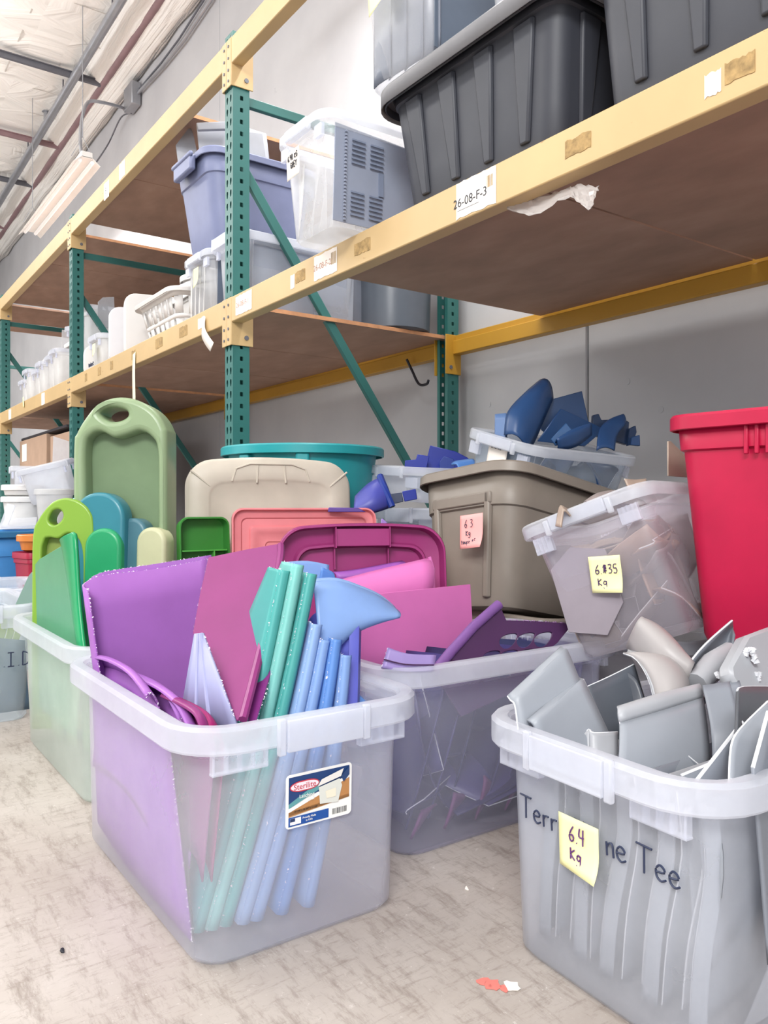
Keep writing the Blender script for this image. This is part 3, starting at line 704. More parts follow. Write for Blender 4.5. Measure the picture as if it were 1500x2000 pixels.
xl = MF @ Vector((-.322, 0, .2)); nF = MF.to_3x3() @ Vector((-1, 0, -.1)); nF.normalize(); uF = MF.to_3x3() @ Vector((0, -1, 0)); vF = nF.cross(uF)
note(F_, MF, onplane([(899, 1073)], xl+nF*.012, nF)[0], uF, vF, .098, .10, M_PINK, [('6 3', .22, .62, .24), ('Kg', .28, .38, .18), ('taupe #5', .08, .14, .14)], M_NAVYINK, .0010)
MG = corner_tote(at(1160, 1300, D=1.72), (-.19, 0, 0), 106, [(21, (CA*-1, SA, 0))])
MG = Matrix.Translation(at(1222, 1270, D=1.74)) @ Matrix.Rotation(math.radians(106), 4, 'Z') @ Matrix.Rotation(math.radians(-20), 4, 'X') @ Matrix.Translation((.20, 0, 0))
G_ = clear_bin('clear_bin', 'tilted clear bin of tan offcuts leaning on the red tote, with yellow note', MG, .44, .345, .335, tap=.86, mat=clear('#e6e0ea', .24), r=.035)
nG = (MG.to_3x3() @ Vector((-1, 0, -.08))).normalized(); uG = MG.to_3x3() @ Vector((0, -1, 0)); vG = nG.cross(uG)
rot = Matrix.Rotation(math.radians(-14), 3, nG); u2, v2 = rot @ uG, rot @ vG
note(G_, MG, onplane([(1158, 1158)], MG @ Vector((-.186, 0, .17))+nG*.004, nG)[0], u2, v2, .074, .082, M_NOTE, [('6.*35', .18, .52, .26), ('Kg_', .22, .2, .24)], simple('violet_ink', '#46265e', .5, var=0), .0011)
RH = tote('storage_tote', 'tall red tote standing beside the tilted clear bin', TM((-.80, 1.80, .415), 5), .62, .52, .50, RED, tap=.86, r=.05, collar=.84, rim_d=.022)
for j in range(9):
    mb = MB(); mb.box((-.12+.022*j, -.243, .438), (.009, .008, .06)); obj('grip_rib', mb, RED, RH, bev=.002)
tote('storage_tote', 'dark tote carrying the red tote, behind the grey scraps', TM((-.85, 1.84, .001), 0), .40, .54, .41, plastic('#5d5f66', .4, .02), r=.05)
clear_bin('clear_bin', 'clear bin beneath the tilted bin, between the purple bin and the red tote', TM((-1.27, 1.90, .001), 90), .56, .34, .395, mat=clear('#dcdce2', .34))
MI = Matrix.Translation(at(1046, 872, D=2.30)) @ Matrix.Rotation(math.radians(90), 4, 'Z') @ Matrix.Rotation(math.radians(15), 4, 'X') @ Matrix.Rotation(math.radians(2), 4, 'Y') @ Matrix.Translation((.26, .17, -.20))
I_ = clear_bin('clear_bin', 'clear bin of navy blue offcuts with a torn label sitting on the taupe tote', MI, .52, .34, .20, tap=.92, mat=clear('#cfdcea', .27), r=.04)
nI = (MI.to_3x3() @ Vector((-1, 0, -.04))).normalized(); uI = MI.to_3x3() @ Vector((0, -1, 0)); vI = nI.cross(uI)
note(I_, MI, onplane([(950, 905)], MI @ Vector((-.228, 0, .1))+nI*.004, nI)[0], uI, vI, .085, .075, M_PAPER, [('6.40 KG', .15, .72, .17)], M_INK, .0009, name='torn_label')
MJ = TM((-2.42, 2.13, .345), 90)
J_ = clear_bin('clear_bin', 'clear bin of royal blue scraps between the coral lid and the taupe tote', MJ, .66, .44, .36, mat=clear('#b9c9da', .3))
tote('storage_tote', 'grey tote carrying the clear bin of royal blue scraps', TM((-2.42, 2.13, .001), 90), .62, .46, .34, plastic('#6f7480', .4, .02), r=.05)
MJ2 = Matrix.Translation((-2.43, 1.95, .735)) @ Matrix.Rotation(math.radians(90), 4, 'Z') @ Matrix.Rotation(math.radians(4), 4, 'X')
J2 = clear_bin('clear_bin', 'empty small clear bin stacked on the royal blue scraps below the diagonal brace', MJ2, .42, .40, .13, r=.05)
# teal tub: round, with rope-handle lugs
def tub(name, label, p, R_, r_, h, mat, lugs=True, cat='tub', rim=.03):
    t = thing(name, label, cat, Vector(p)); mb = MB(); c = lambda r, z: [Vector((r*math.cos(2*PI*i/48), r*math.sin(2*PI*i/48), z)) for i in range(48)]
    mb.loft([c(r_-.02, 0), c(r_, .01), c((R_+r_)/2, h/2), c(R_, h-.03), c(R_, h-.005)], cap0=True); obj('body', mb, mat, t, sol=.004, ang=40)
    mb = MB(); mb.loft([c(R_-.004, h-.008), c(R_, h), c(R_+rim-.006, h), c(R_+rim, h-.006), c(R_+rim, h-.034), c(R_+rim-.006, h-.036), c(R_+rim-.008, h-.010), c(R_+.004, h-.012)], close=True); obj('rim', mb, mat, t, ang=40)
    if lugs:
        for a in (-75, -30, 105, 150):
            M = Matrix.Rotation(math.radians(a), 4, 'Z'); mb = MB(); mb.box((R_+.004, 0, h-.06), (.03, .05, .055)); obj('lug', mb, mat, t, M=M, bev=.008)
    return t
TBX, TBY = at(592, 880, D=3.15).xy
tub('round_tub', 'large round teal tub behind the beige lid', (TBX, TBY, .52), .29, .24, .42, plastic('#2a9da4', .35, .1))
tub('round_tub', 'grey tub under the teal tub, mostly hidden', (TBX, TBY, .001), .275, .24, .515, plastic('#8a8d92', .4, .05), lugs=False)
# ------------------------------------------------------------ lids standing behind the front bins
def nrm_at(pxx): # horizontal direction from that bearing back to the camera
    d = ray(pxx, CY); return Vector((-d.x, -d.y, 0)).normalized()
def lid_at(p, yaw_off=0, lean=0, bx=590):
    n = Matrix.Rotation(math.radians(yaw_off), 3, 'Z') @ nrm_at(bx); n = (n+Vector((0, 0, math.tan(math.radians(lean))))).normalized()
    return facing(p, n)
BEI = plastic('#cdc4b6', .42, .1)
PB = [(0, -.035), (.002, -.008), (.012, 0), (.055, .004), (.066, .002), (.075, -.014), (.16, -.016)]
MBG = lid_at(at(533, 1150, D=2.70), 12, 4, 535)
bl_ = lid('tote_cover', 'large beige tote lid standing upright behind the coral lid', MBG, .572, .86, BEI, [(0, -.03), (.003, -.008), (.012, 0), (.07, .004), (.078, .000), (.084, -.004), (.15, -.006)], r=.085, bow=.022)
for pl in ([(-.134, .365), (-.12, .408), (-.073, .425), (.073, .425), (.12, .408), (.134, .365)], [(-.05, .36), (-.046, .42)], [(.05, .36), (.046, .42)], [(-.27, .40), (-.206, .348)], [(.27, .40), (.206, .348)]):
    mb = MB(); mb.tube([(a, b, .003) for a, b in pl], .0035, 6); obj('moulded_ridge', mb, BEI, bl_)
MPK = lid_at(at(597, 992, D=2.52)-Vector((0, 0, .325)), 8, 4, 597)
lid('tote_cover', 'coral pink lid with nested rectangular ridges standing before the beige lid', MPK, .462, .65, plastic('#e98a90', .4, .12), [(0, .012), (.002, .02), (.006, .02), (.01, .004), (.030, 0), (.034, -.006), (.055, -.007), (.06, .0), (.075, 0), (.08, -.004), (.105, -.004), (.108, -.008), (.15, -.008)], r=.035)
MAG = plastic('#a53a7b', .35, .15)
MMG = lid_at(at(708, 1036, D=2.32)-Vector((0, 0, .297)), 12, 6, 708)
ml = lid('tote_cover', 'magenta tote lid standing with its hollow underside showing, behind the pink sheets', MMG, .50, .605, MAG, [(0, .038), (.003, .044), (.008, .044), (.011, .004), (.05, -.002), (.056, .014), (.062, .014), (.066, -.010), (.12, -.012)], r=.075, bow=.014)
for x0, x1 in ((-.081, -.079), (.079, .081)):
    mb = MB(); mb.box(((x0+x1)/2, .275, .020), (.003, .06, .045)); mb.box(((x0+x1)/2, .214, .004), (.003, .06, .02)); obj('stiffening_rib', mb, MAG, ml)
mb = MB(); mb.box((0, .275, .034), (.158, .050, .004)); obj('grip_panel', mb, MAG, ml, bev=.001)
MGD = lid_at(at(395, 1010, D=2.50)-Vector((0, 0, .325)), 20, 3, 395)
gd = lid('small_cover', 'deep green lid with hollow underside standing between the tall green lid and beige lid', MGD, .165, .65, plastic('#3f8a3c', .35, .15), [(0, .035), (.002, .04), (.006, .04), (.008, .0), (.03, -.002), (.05, -.002)], r=.03)
mb = MB(); mb.box((0, .22, .018), (.145, .004, .04)); mb.box((.03, .10, .018), (.004, .24, .04)); obj('stiffening_rib', mb, plastic('#58b04e', .35, .15), gd)
# ------------------------------------------------------------ on the shelf beside and over the aisle
BLK = plastic('#3a3c44', .48, 0, .05); GLID = plastic('#7d7d81', .45, .08)
tote('storage_tote', 'ribbed black tote with a grey lid standing on the shelf beam', TM((-1.605, 1.665, 1.578), 0), .74, .60, .355, BLK, tap=.86, r=.05, collar=.9, ribs=4, endribs=3, lid=GLID, rim_d=.035)
tote('storage_tote', 'ribbed black tote without lid in the upper corner beside the lidded one', TM((-.925, 1.68, 1.579), -1), .61, .60, .48, BLK, tap=.88, r=.05, collar=.93, ribs=3, endribs=3, rim_d=.03)
MS = TM((-1.845, 1.535, 1.956), 90)
SB = clear_bin('clear_bin', 'clear bin of upright grey sheets standing on the lidded black tote', MS, .44, .36, .36, tap=.94, mat=clear('#e6e8ee', .22))
for j in range(4):
    X0 = -1.845-.11+.066*j+.02; Yf = 1.36+.008*j
    ruled('grey_sheet', [(X0-.03, Yf, 1.966), (X0, Yf-.004, 1.966), (X0+.055, Yf, 1.966)], [(X0-.03, Yf, 2.28), (X0, Yf-.004, 2.28), (X0+.055, Yf, 2.28)], plastic('#69707f', .4, .1), 'grey cut sheet standing in the clear bin on the lidded black tote', 'sheet', 'grey sheets in the topmost clear bin', thick=.003)
plate('grey_sheet', [(-1.69, 1.37, 1.97), (-1.69, 1.70, 1.97), (-1.69, 1.70, 2.27), (-1.69, 1.37, 2.27)], plastic('#5f6a7a', .4, .1), 'blue grey sheet standing against the side of the topmost clear bin', 'sheet', thick=.003)
note(SB, MS, at(722, 35, Y=1.306), (1, 0, .1), (-.1, 0, 1), .075, .09, M_NOTE, [], M_INK)
clear_bin('clear_bin', 'small clear tub beside the bin of grey sheets on the lidded black tote', TM((-1.43, 1.56, 1.956), 90), .40, .28, .30, tap=.88, mat=clear('#d5d8de', .36), r=.07)
# clear bin with the slotted grey panel
MV = TM((-2.235, 1.50, 1.590), 90)
V_ = clear_bin('clear_bin', 'clear bin holding a slotted grey panel, with a white weight label, on the beam edge', MV, .52, .34, .345, tap=.87, mat=clear('#eceef2', .26), r=.04)
note(V_, MV, at(562, 356, Y=1.262), (1, 0, .02), (-.02, -.03, 1), .085, .09, M_PAPER, [('6.40 KG', .14, .66, .2), ('GREY', .34, .36, .2)], M_INK, .0012, name='weight_label', curl=.004)
GV = plastic('#9fa7ba', .4, .15)
pv = plate('vented_sheet', [(-2.102, 1.30, 1.602), (-2.102, 1.66, 1.602), (-2.088, 1.66, 1.885), (-2.088, 1.30, 1.90)], GV, 'grey panel with rows of slots standing inside the clear bin on the beam', 'panel', thick=.004)
mb = MB()
for r0 in (1.63, 1.79):
    for i in range(6):
        for y in (1.385, 1.455): mb.box((-2.0955+(r0+.014*i-1.6)*.05-.0015, y, r0+.014*i), (.004, .05, .005))
mb.box((-2.092, 1.475, 1.745), (.004, .018, .075))
obj('vent_slots', mb, plastic('#7a849a', .5, 0), pv, flat=True)
mb = MB()
for i in range(26): mb.box((-2.091-.004+.012*i/26, 1.337, 1.61+.0108*i), (.006, .007, .006))
obj('toothed_edge', mb, GV, pv, flat=True)
for j in range(5):
    a = random.uniform(-.05, .05)
    ruled('clear_scrap', [(-2.34+.04*j, 1.31+.03*j, 1.60), (-2.30+.03*j, 1.29+.02*j, 1.60)], [(-2.36+.05*j+a, 1.30+.03*j, 1.86), (-2.27+.03*j+a, 1.28+.03*j, 1.82)], clear('#efefef', .4), 'crumpled clear scrap inside the bin with the slotted panel', 'scrap', 'clear scraps beside the slotted panel', thick=.002, bulge=(.03, -.01, .02))
# left bay, lower shelf
ZB = 1.579
MB1 = TM((-3.635, 1.74, ZB), 90); s2 = clear_bin('clear_bin', 'clear bin with a yellow note standing under the grey blue tote', MB1, .56, .345, .335, tap=.93, mat=clear('#e9ebee', .33), r=.035)
note(s2, MB1, (-3.66, 1.474, 1.76), (1, 0, 0), (.05, 0, 1), .06, .09, M_NOTE, [], M_INK)
for j in range(4): ruled('clear_film', [(-3.76+.05*j, 1.50, 1.60), (-3.72+.05*j, 1.49, 1.60)], [(-3.75+.06*j, 1.50, 1.84), (-3.71+.05*j, 1.49, 1.86)], clear('#ffffff', .5, .12), 'shiny crumpled clear film inside the bin with a yellow note', 'film', 'clear film in the bin under the grey blue tote', thick=.002, bulge=(.02, -.01, 0))
plate('grey_sheet', [(-3.485, 1.52, 1.60), (-3.485, 1.95, 1.60), (-3.475, 1.95, 1.88), (-3.475, 1.52, 1.88)], plastic('#5c6676', .4, .05), 'dark grey sheet inside the clear bin under the grey blue tote', 'sheet')
s1 = clear_bin('clear_bin', 'clear bin of grey sheets behind the second green upright, under the grey blue tote', TM((-3.31, 1.80, ZB), 90), .66, .30, .335, tap=.93, mat=clear('#dfe3ea', .26), r=.03)
for j in range(3):
    plate('grey_sheet', [(-3.20-.03*j, 1.56, 1.60), (-3.20-.03*j, 2.05, 1.60), (-3.185-.03*j, 2.05, 1.87+.03*j), (-3.185-.03*j, 1.56, 1.89+.03*j)], plastic('#8a92a3', .4, .1), ('large grey', 'second grey', 'third grey')[j]+' sheet standing in the clear bin behind the green upright', 'sheet')
GB = plastic('#7f86a8', .45, .08)
MT = TM((-3.66, 1.75, 1.925), 90)
tote('storage_tote', 'grey blue tote with grip handle stacked on two clear bins, grey lids standing in it', MT, .62, .48, .45, GB, tap=.80, r=.07, collar=.76, ribs=0, endribs=0, rim_d=.025, handles=True)
GP = plastic('#a5a8b2', .4, .12)
for pts, lab in (([(350, 330, 4.04), (344, 285, 4.06), (372, 248, 4.08), (378, 262, 4.06), (386, 300, 4.02), (386, 340, 4.0)], 'curled grey offcut at the handle side of the grey blue tote'),
                 ([(392, 330, 3.95), (383, 243, 3.98), (450, 240, 4.02), (520, 262, 4.1), (530, 350, 4.06)], 'large grey lid standing in the grey blue tote'),
                 ([(484, 330, 3.82), (480, 258, 3.84), (512, 262, 3.87), (522, 340, 3.86)], 'narrow grey offcut standing beside the green upright in the grey blue tote')):
    plate('grey_offcut', px(pts), GP, lab, 'offcut', thick=.008, bev=.003)
plate('grey_offcut', px([(386, 258, 3.93), (383, 243, 3.93), (450, 240, 3.97), (452, 256, 3.97)]), GP, 'thick folded edge of the grey lid in the grey blue tote', 'offcut', thick=.02, bev=.004)
# grey barrel and grey clear pieces at the back
tub('trash_barrel', 'dark grey round barrel at the back of the shelf beside the rear upright', (-3.275, 2.385, ZB), .20, .185, .56, plastic('#5b626c', .3, .02), lugs=False, cat='barrel')
plate('clear_sheet', [at(612, 622, Z=1.581), at(612, 500, D=3.72), at(640, 490, D=3.74), at(692, 490, D=3.84), at(688, 634, Z=1.581)], clear('#b9bfca', .5), 'grey translucent panel leaning beside the dark barrel', 'panel', thick=.006, bev=.002)
clear_bin('clear_bin', 'grey translucent bin deep on the shelf before the dark barrel', TM((-3.50, 2.14, ZB), 0), .50, .36, .36, mat=clear('#aab1bf', .45))
# laundry basket with slots
def basket(name, label, M, L, W, H, mat):
    t = thing(name, label, 'basket', M); k = lambda z: .80+.2*z/H; mb = MB()
    ring = lambda z, o=0: rr(L*k(z)+o, W*k(z)+o, .07, z, 10)
    mb.loft([ring(0), ring(.012)], cap0=True)
    zs = [.012, .03, H*.43, H*.52, H*.86, H]
    for i in (0, 2, 4): mb.loft([ring(zs[i]), ring(zs[i+1])])
    for za, zb in ((zs[1], zs[2]), (zs[3], zs[4])):
        a, b = ring(za), ring(zb); A2, B2 = [], []
        m = 26
        def walk(l):
            d = [0]
            for i in range(len(l)): d.append(d[-1]+(l[(i+1) % len(l)]-l[i]).length)
            out = []
            for q in range(m*2):
                s_ = d[-1]*q/(m*2); i = max(j for j in range(len(l)) if d[j] <= s_); out.append(l[i].lerp(l[(i+1) % len(l)], (s_-d[i])/max(1e-6, d[i+1]-d[i])))
            return out
        A2, B2 = walk(a), walk(b); mid = [p.lerp(q, .5) for p, q in zip(A2, B2)]
        for q in range(m):
            i0, i1, i2 = 2*q, (2*q+1) % (2*m), (2*q+2) % (2*m); A3, B3 = A2[i1].lerp(A2[i2], .25), B2[i1].lerp(B2[i2], .25)
            mb.add([A2[i0], A3, B3, B2[i0]], [(0, 1, 2, 3)])
    obj('body', mb, mat, t, sol=.003, ang=30)
    mb = MB(); mb.loft([rr(L+2*a, W+2*a, .07+a, H+b, 10) for a, b in ((0, -.004), (.006, .002), (.028, .004), (.034, -.004), (.03, -.02), (.026, -.006))], close=True); obj('rim', mb, mat, t)
    return t
WH = plastic('#eceae8', .4, .2, .02); WH2 = plastic('#e3e2e6', .4, .2, .02)
basket('laundry_basket', 'white slotted laundry basket on the shelf beside the clear bin', TM((-4.21, 1.76, ZB), 0), .60, .56, .25, WH)
for j, (dz, nm, lab) in enumerate(((.0, 'white_tub', 'white tub standing in the laundry basket'), (.055, 'white_tub', 'second white tub nested over the one in the laundry basket'), (.10, 'white_tub', 'topmost white tub with a grip hole over the laundry basket'))):
    tote(nm, lab, TM((-4.22+.03*j, 1.86, 1.72+dz), 8*j, 0), .56-.05*j, .44-.03*j, .17, WH if j != 1 else WH2, tap=.9, r=.09, collar=.7, rim_d=.02, cat='tub')
mb = MB(); mb.box((0, 0, .05), (.26, .3, .1)); o = tag(obj('white_box_cover', mb, WH, M=TM((-4.0, 1.85, 2.0), 10), bev=.03, seg=4), 'white rounded lid lying on the top of the white tubs', 'lid')
mb = MB(); mb.box((-.02, -.151, .052), (.16, .006, .055)); obj('grip_opening', mb, plastic('#8b8c90', .5, 0), o, M=TM((-4.0, 1.85, 2.0), 10), bev=.01)
def white_slab(name, label, c, w_, h_, yaw, mat, lean=4, depth=.035, r=.07, cat='lid', group=None):
    t = thing(name, label, cat, facing(Vector(c)+Vector((0, 0, h_/2)), Matrix.Rotation(math.radians(yaw), 3, 'Z') @ Vector((1, -.25, math.tan(math.radians(lean))))), group)
    poly = [(p.x, p.y) for p in rr(w_, h_, r, 0, 7)]; cplate('panel', poly, [], depth, .010, mat, t)
    mb = MB(); mb.loft([rr(w_*.72, h_*.72, r*.7, z) for z in (depth/2, depth/2+.006)], cap1=True); obj('raised_centre', mb, mat, t, bev=.003); return t
white_slab('white_cover', 'tall white lid standing between the basket and the small white lids', (-4.72, 1.70, ZB), .44, .40, 0, WH, depth=.06)
white_slab('white_cover', 'white lid with a curved grip line standing beside the tall white lid', (-4.92, 1.68, ZB), .46, .36, -4, WH2, depth=.05)
white_slab('white_cover', 'smaller white lid standing behind the white bin with marker writing', (-5.08, 1.72, ZB), .40, .30, 3, WH, depth=.05)
white_slab('white_cover', 'narrow white lid standing against the white bin with marker writing', (-5.17, 1.70, ZB), .36, .27, 0, WH2, depth=.03)
plate('clear_sheet', px([(190, 640, 5.6), (191, 590, 5.6), (200, 581, 5.6), (222, 580, 5.7), (224, 640, 5.7)]), clear('#c9ccd2', .5), 'grey clear panel standing up behind the white lids', 'panel', thick=.006)
MW = TM((-5.37, 1.70, ZB), 90); W_ = clear_bin('white_bin', 'white bin with marker writing and a yellow note beside the second upright', MW, .48, .30, .25, tap=.93, mat=CLW, r=.04)
note(W_, MW, (-5.38, 1.472, 1.69), (1, 0, 0), (.04, 0, 1), .06, .08, M_NOTE, [], M_INK)
mb = MB(); strokes('Kar4ne K'.replace('4', 't'), (-5.45, 1.466, 1.63), (1, 0, 0), (0, 0, 1), .03, .0025, .05, mb); child('handwriting', mb, M_NAVYINK, W_, MW)
white_slab('white_cover', 'white lid leaning on the second upright by the white bin', (-5.58, 1.62, ZB), .30, .23, 0, WH, depth=.03)
# beyond the second upright
for j, (x, h, tl) in enumerate(((-5.90, .55, 5), (-6.10, .50, 6), (-6.30, .46, 6))):
    M = TM((x, 1.78, ZB), 90, -tl, (0, 1, 0)) if False else TM((x, 1.80, ZB+.005*j+.012), 90, tl*1.6, (0, 1, 0))
    clear_bin('white_bin', ('tallest frosted bin right behind the second green upright', 'second frosted bin leaning on the tallest one', 'third frosted bin leaning beside the milk white bins')[j], M, .56, .20, h, tap=.92, mat=clear('#f6f8fa', .42), rim=CLM, r=.03)
for j, x in enumerate((-6.62, -6.86, -7.10, -7.36, -7.62, -7.9)):
    clear_bin('white_bin', 'milky white bin %s' % ('beside the leaning frosted bins', 'with a yellow note, second from the frosted bins', 'third from the frosted bins', 'fourth from the frosted bins', 'fifth from the frosted bins', 'next to the far green upright')[j],
              TM((x, 1.74+.02*(j % 2), ZB), 90), .50, .24, (.36, .35, .33, .30, .34, .28)[j], mat=CLW, rim=CLR, r=.04)
for j, x in enumerate((-6.7, -7.15, -7.55)):
    tote('white_tub', 'white lid stack %s on the milky white bins' % ('nearest', 'second', 'farthest')[j], TM((x, 1.85, ZB+.37-.02*j), 90, 8-6*j), .42, .30, .10, (WH, WH2, WH)[j], rim_d=.018, r=.05, cat='tub')
plate('clear_sheet', [(-6.9, 1.62, ZB), (-6.9, 2.0, ZB), (-6.98, 1.98, ZB+.62), (-6.98, 1.66, ZB+.60)], clear('#ececef', .42), 'pale clear panel standing tall behind the milky bins', 'panel')
# torn tape, tags
def strip(name, label, pts, wv, mat, cat='tag', thick=.0012):
    P2 = cr(pts, 5); wv = Vector(wv); mb = MB(); mb.loft([[p-wv/2, p+wv/2] for p in P2], ring=False); return tag(obj(name, mb, mat, sol=thick, off=0), label, cat)
strip('paper_tag', 'long pale paper strip hanging down from the beam above the tall green lid', [at(262, 690, Y=FY-.016), at(261, 730, Y=FY-.018), at(262, 785, Y=FY-.012)], (.045, 0, .01), simple('cream_paper', '#e9e4c8', .8), 'paper strip')
strip('paper_tag', 'curled torn label strip hanging from the beam beside the first upright', [at(398, 627, Y=FY-.015), at(397, 648, Y=FY-.02), at(404, 664, Y=FY-.03), at(414, 678, Y=FY-.03)], (.048, -.005, .03), M_PAPER, 'paper strip')
strip('paper_tag', 'short yellow tag hanging on the beam near the far upright', [at(45, 776, Y=FY-.015), at(46, 795, Y=FY-.02)], (.04, 0, .01), M_NOTE, 'paper strip')
mb = MB()
b0 = [at(985, 395, Y=1.45), at(1040, 390, Y=1.46), at(1105, 370, Y=1.45), at(1128, 362, Y=1.44), at(1170, 365, Y=1.45)]
b1 = [at(990, 408, Y=1.44), at(1045, 420, Y=1.43), at(1112, 385, Y=1.42), at(1150, 412, Y=1.41), at(1160, 385, Y=1.43)]
A_l, B_l = cr(b0, 6), cr(b1, 6); rows = []
for j in range(9): rows.append([a.lerp(b, j/8)+Vector((random.uniform(-1, 1), random.uniform(-1, 1), random.uniform(-1, 1)))*.003 for a, b in zip(A_l, B_l)])
mb.loft(rows, ring=False); tag(obj('torn_plastic_wrap', mb, M_WRAP, sol=.0008, ang=20), 'torn clear wrap hanging crumpled under the beam beside the printed label', 'plastic wrap')
pipe('loose_strap', cr([(-3.42, 2.58, 1.50), (-3.40, 2.60, 1.44), (-3.34, 2.60, 1.36), (-3.25, 2.58, 1.345), (-3.22, 2.57, 1.36)], 5), .007, M_INK, 'black loose strap hanging from the rear beam beside the diagonal brace', 'strap')
# ------------------------------------------------------------ floor of the left bays
def carton(label, c, d, yaw=0):
    t = thing('cardboard_box', label, 'box', TM(c, yaw)); mb = MB(); mb.box((0, 0, d[2]/2), d); obj('carton', mb, M_CARD, t, bev=.006)
    mb = MB(); mb.box((0, 0, d[2]+.0006), (d[0], .05, .001)); obj('packing_tape', mb, simple('packing_tape', '#bda78f', .3), t, flat=True); return t
def pcol(px_, Y): p = at(px_, CY, Y=Y); return p.x
carton('cardboard box with a white label in the upper stack by the far upright', (-7.68, 1.82, .87), (1.08, .5, .45))
carton('cardboard box beside the labelled one in the upper stack', (-6.72, 1.84, .87), (.72, .5, .42))
carton('lower cardboard box under the labelled box', (-7.68, 1.84, .44), (1.08, .5, .425))
carton('cardboard box at the bottom of the far stack', (-7.68, 1.84, .001), (1.08, .5, .435)); carton('brown box under the smaller box of the far stack', (-6.72, 1.86, .001), (.72, .5, .865))
mb = MB(); mb.box((-8.0, 1.568, 1.2), (.2, .002, .16)); tag(obj('shipping_label', mb, M_PAPER), 'white shipping label on the cardboard box by the far upright', 'label')
plate('shade_sheet', [(-8.2, 1.58, 1.345), (-6.5, 1.58, 1.345), (-6.5, 2.06, 1.345), (-8.2, 2.06, 1.345)], plastic('#3c3a40', .6, 0), 'dark sheet lying over the cardboard boxes under the far shelf', 'sheet', thick=.02)  # dark sheet stands in for the shadowed wall below the shelf
clear_bin('clear_bin', 'clear crate with a handwritten label before the cardboard boxes', TM(at(66, 962, D=5.3), 80), .30, .28, .17, mat=CLM, r=.03)
clear_bin('clear_bin', 'large clear bin tipped on its side by the second upright', TM(at(108, 975, D=5.05), 60, 16, (1, 0, 0)), .32, .27, .23, mat=CLM, r=.04)
plate('clear_sheet', px([(100, 975, 5.3), (104, 852, 5.3), (135, 862, 5.35), (135, 975, 5.35)]), CLM, 'clear panel standing behind the second upright above the tipped bin', 'panel')
tub('white_tub', 'round white tub before the cardboard boxes', tuple(at(48, 1028, D=5.1)), .125, .11, .19, plastic('#ececec', .4, .2), lugs=False, rim=.015)
tub('white_tub', 'flatter white tub stacked on the round white tub', tuple(at(46, 970, D=5.12)), .12, .11, .075, WH, lugs=False, rim=.012)
tote('white_tub', 'white crate under the round white tub', Matrix.Translation((-6.2+1.9, .78, .001)) if False else TM((at(60, 1028, D=5.2).x-.05, at(60, 1028, D=5.2).y, .001), 0), .80, .50, .575, plastic('#e6e6ea', .4, .1), r=.05)
tub('white_tub', 'white bucket beside the round white tub, under the tipped bin', tuple(at(106, 1030, D=5.0)-Vector((0, 0, .0))), .11, .09, .24, clear('#ececec', .55), lugs=False, rim=.012)
plate('clear_cover', px([(0, 1028, 4.6), (16, 985, 4.65), (31, 988, 4.65), (14, 1032, 4.6)]), CLM, 'clear latching lid leaning beside the round white tub', 'lid', thick=.012)
plate('clear_cover', px([(0, 1030, 4.5), (70, 1026, 4.5), (72, 1010, 4.9), (10, 1012, 4.9)]), CLM, 'clear lid lying on the blue crate', 'lid', thick=.012)
p = at(28, 1035, D=4.45); BL = plastic('#4b93d6', .4, .12)
tote('storage_tote', 'bright blue tote with darker rim on the floor among the white tubs', TM((p.x, p.y, .001), 8), .42, .44, .575, BL, tap=.86, r=.05, rimmat=plastic('#2f6f9e', .4, .1))
p = at(66, 1078, D=4.2); tote('storage_tote', 'small dark red tote beside the bright blue tote', TM((p.x, p.y, .22), 15), .20, .16, .25, plastic('#a5213f', .4, .1), r=.02, rim_d=.012)
tote('storage_tote', 'grey tote under the small dark red tote', TM((p.x, p.y, .001), 15), .24, .22, .217, plastic('#8d8d92', .4, .1), r=.02, rim_d=.012)
tub('orange_tub', 'small orange tub stacked on the dark red tote', (p.x, p.y, .472), .075, .06, .09, plastic('#d8843e', .4, .15), lugs=False, rim=.01)
p = at(20, 1142, D=3.55); clear_bin('clear_bin', 'clear bin with white rim between the lettered bin and the bright blue tote', TM((p.x-.12, p.y-.05, .001), 0), .62, .44, .36, mat=clear('#dce6f0', .3))
# ------------------------------------------------------------ what the bins hold
def cplate_px(name, poly, holes, p0, n, depth, bev, mat, label, cat='lid', group=None):
    F_M = facing(p0, n); inv = F_M.inverted()
    loc = lambda l: [(q.x, q.y) for q in (inv @ v for v in onplane(l, Vector(p0), Vector(n).normalized()))]
    t = thing(name, label, cat, F_M, group)
    cplate('panel', loc(poly), [loc(h) for h in holes], depth, bev, mat, t)
    return t, loc
def ell(cx, cy, a, b, rot=0, n=20, egg=0):
    c, s = math.cos(rot), math.sin(rot); out = []
    for i in range(n):
        t = 2*PI*i/n; x, y = a*math.cos(t), b*math.sin(t)*(1+egg*math.cos(t)); out.append((cx+x*c-y*s, cy+x*s+y*c))
    return out
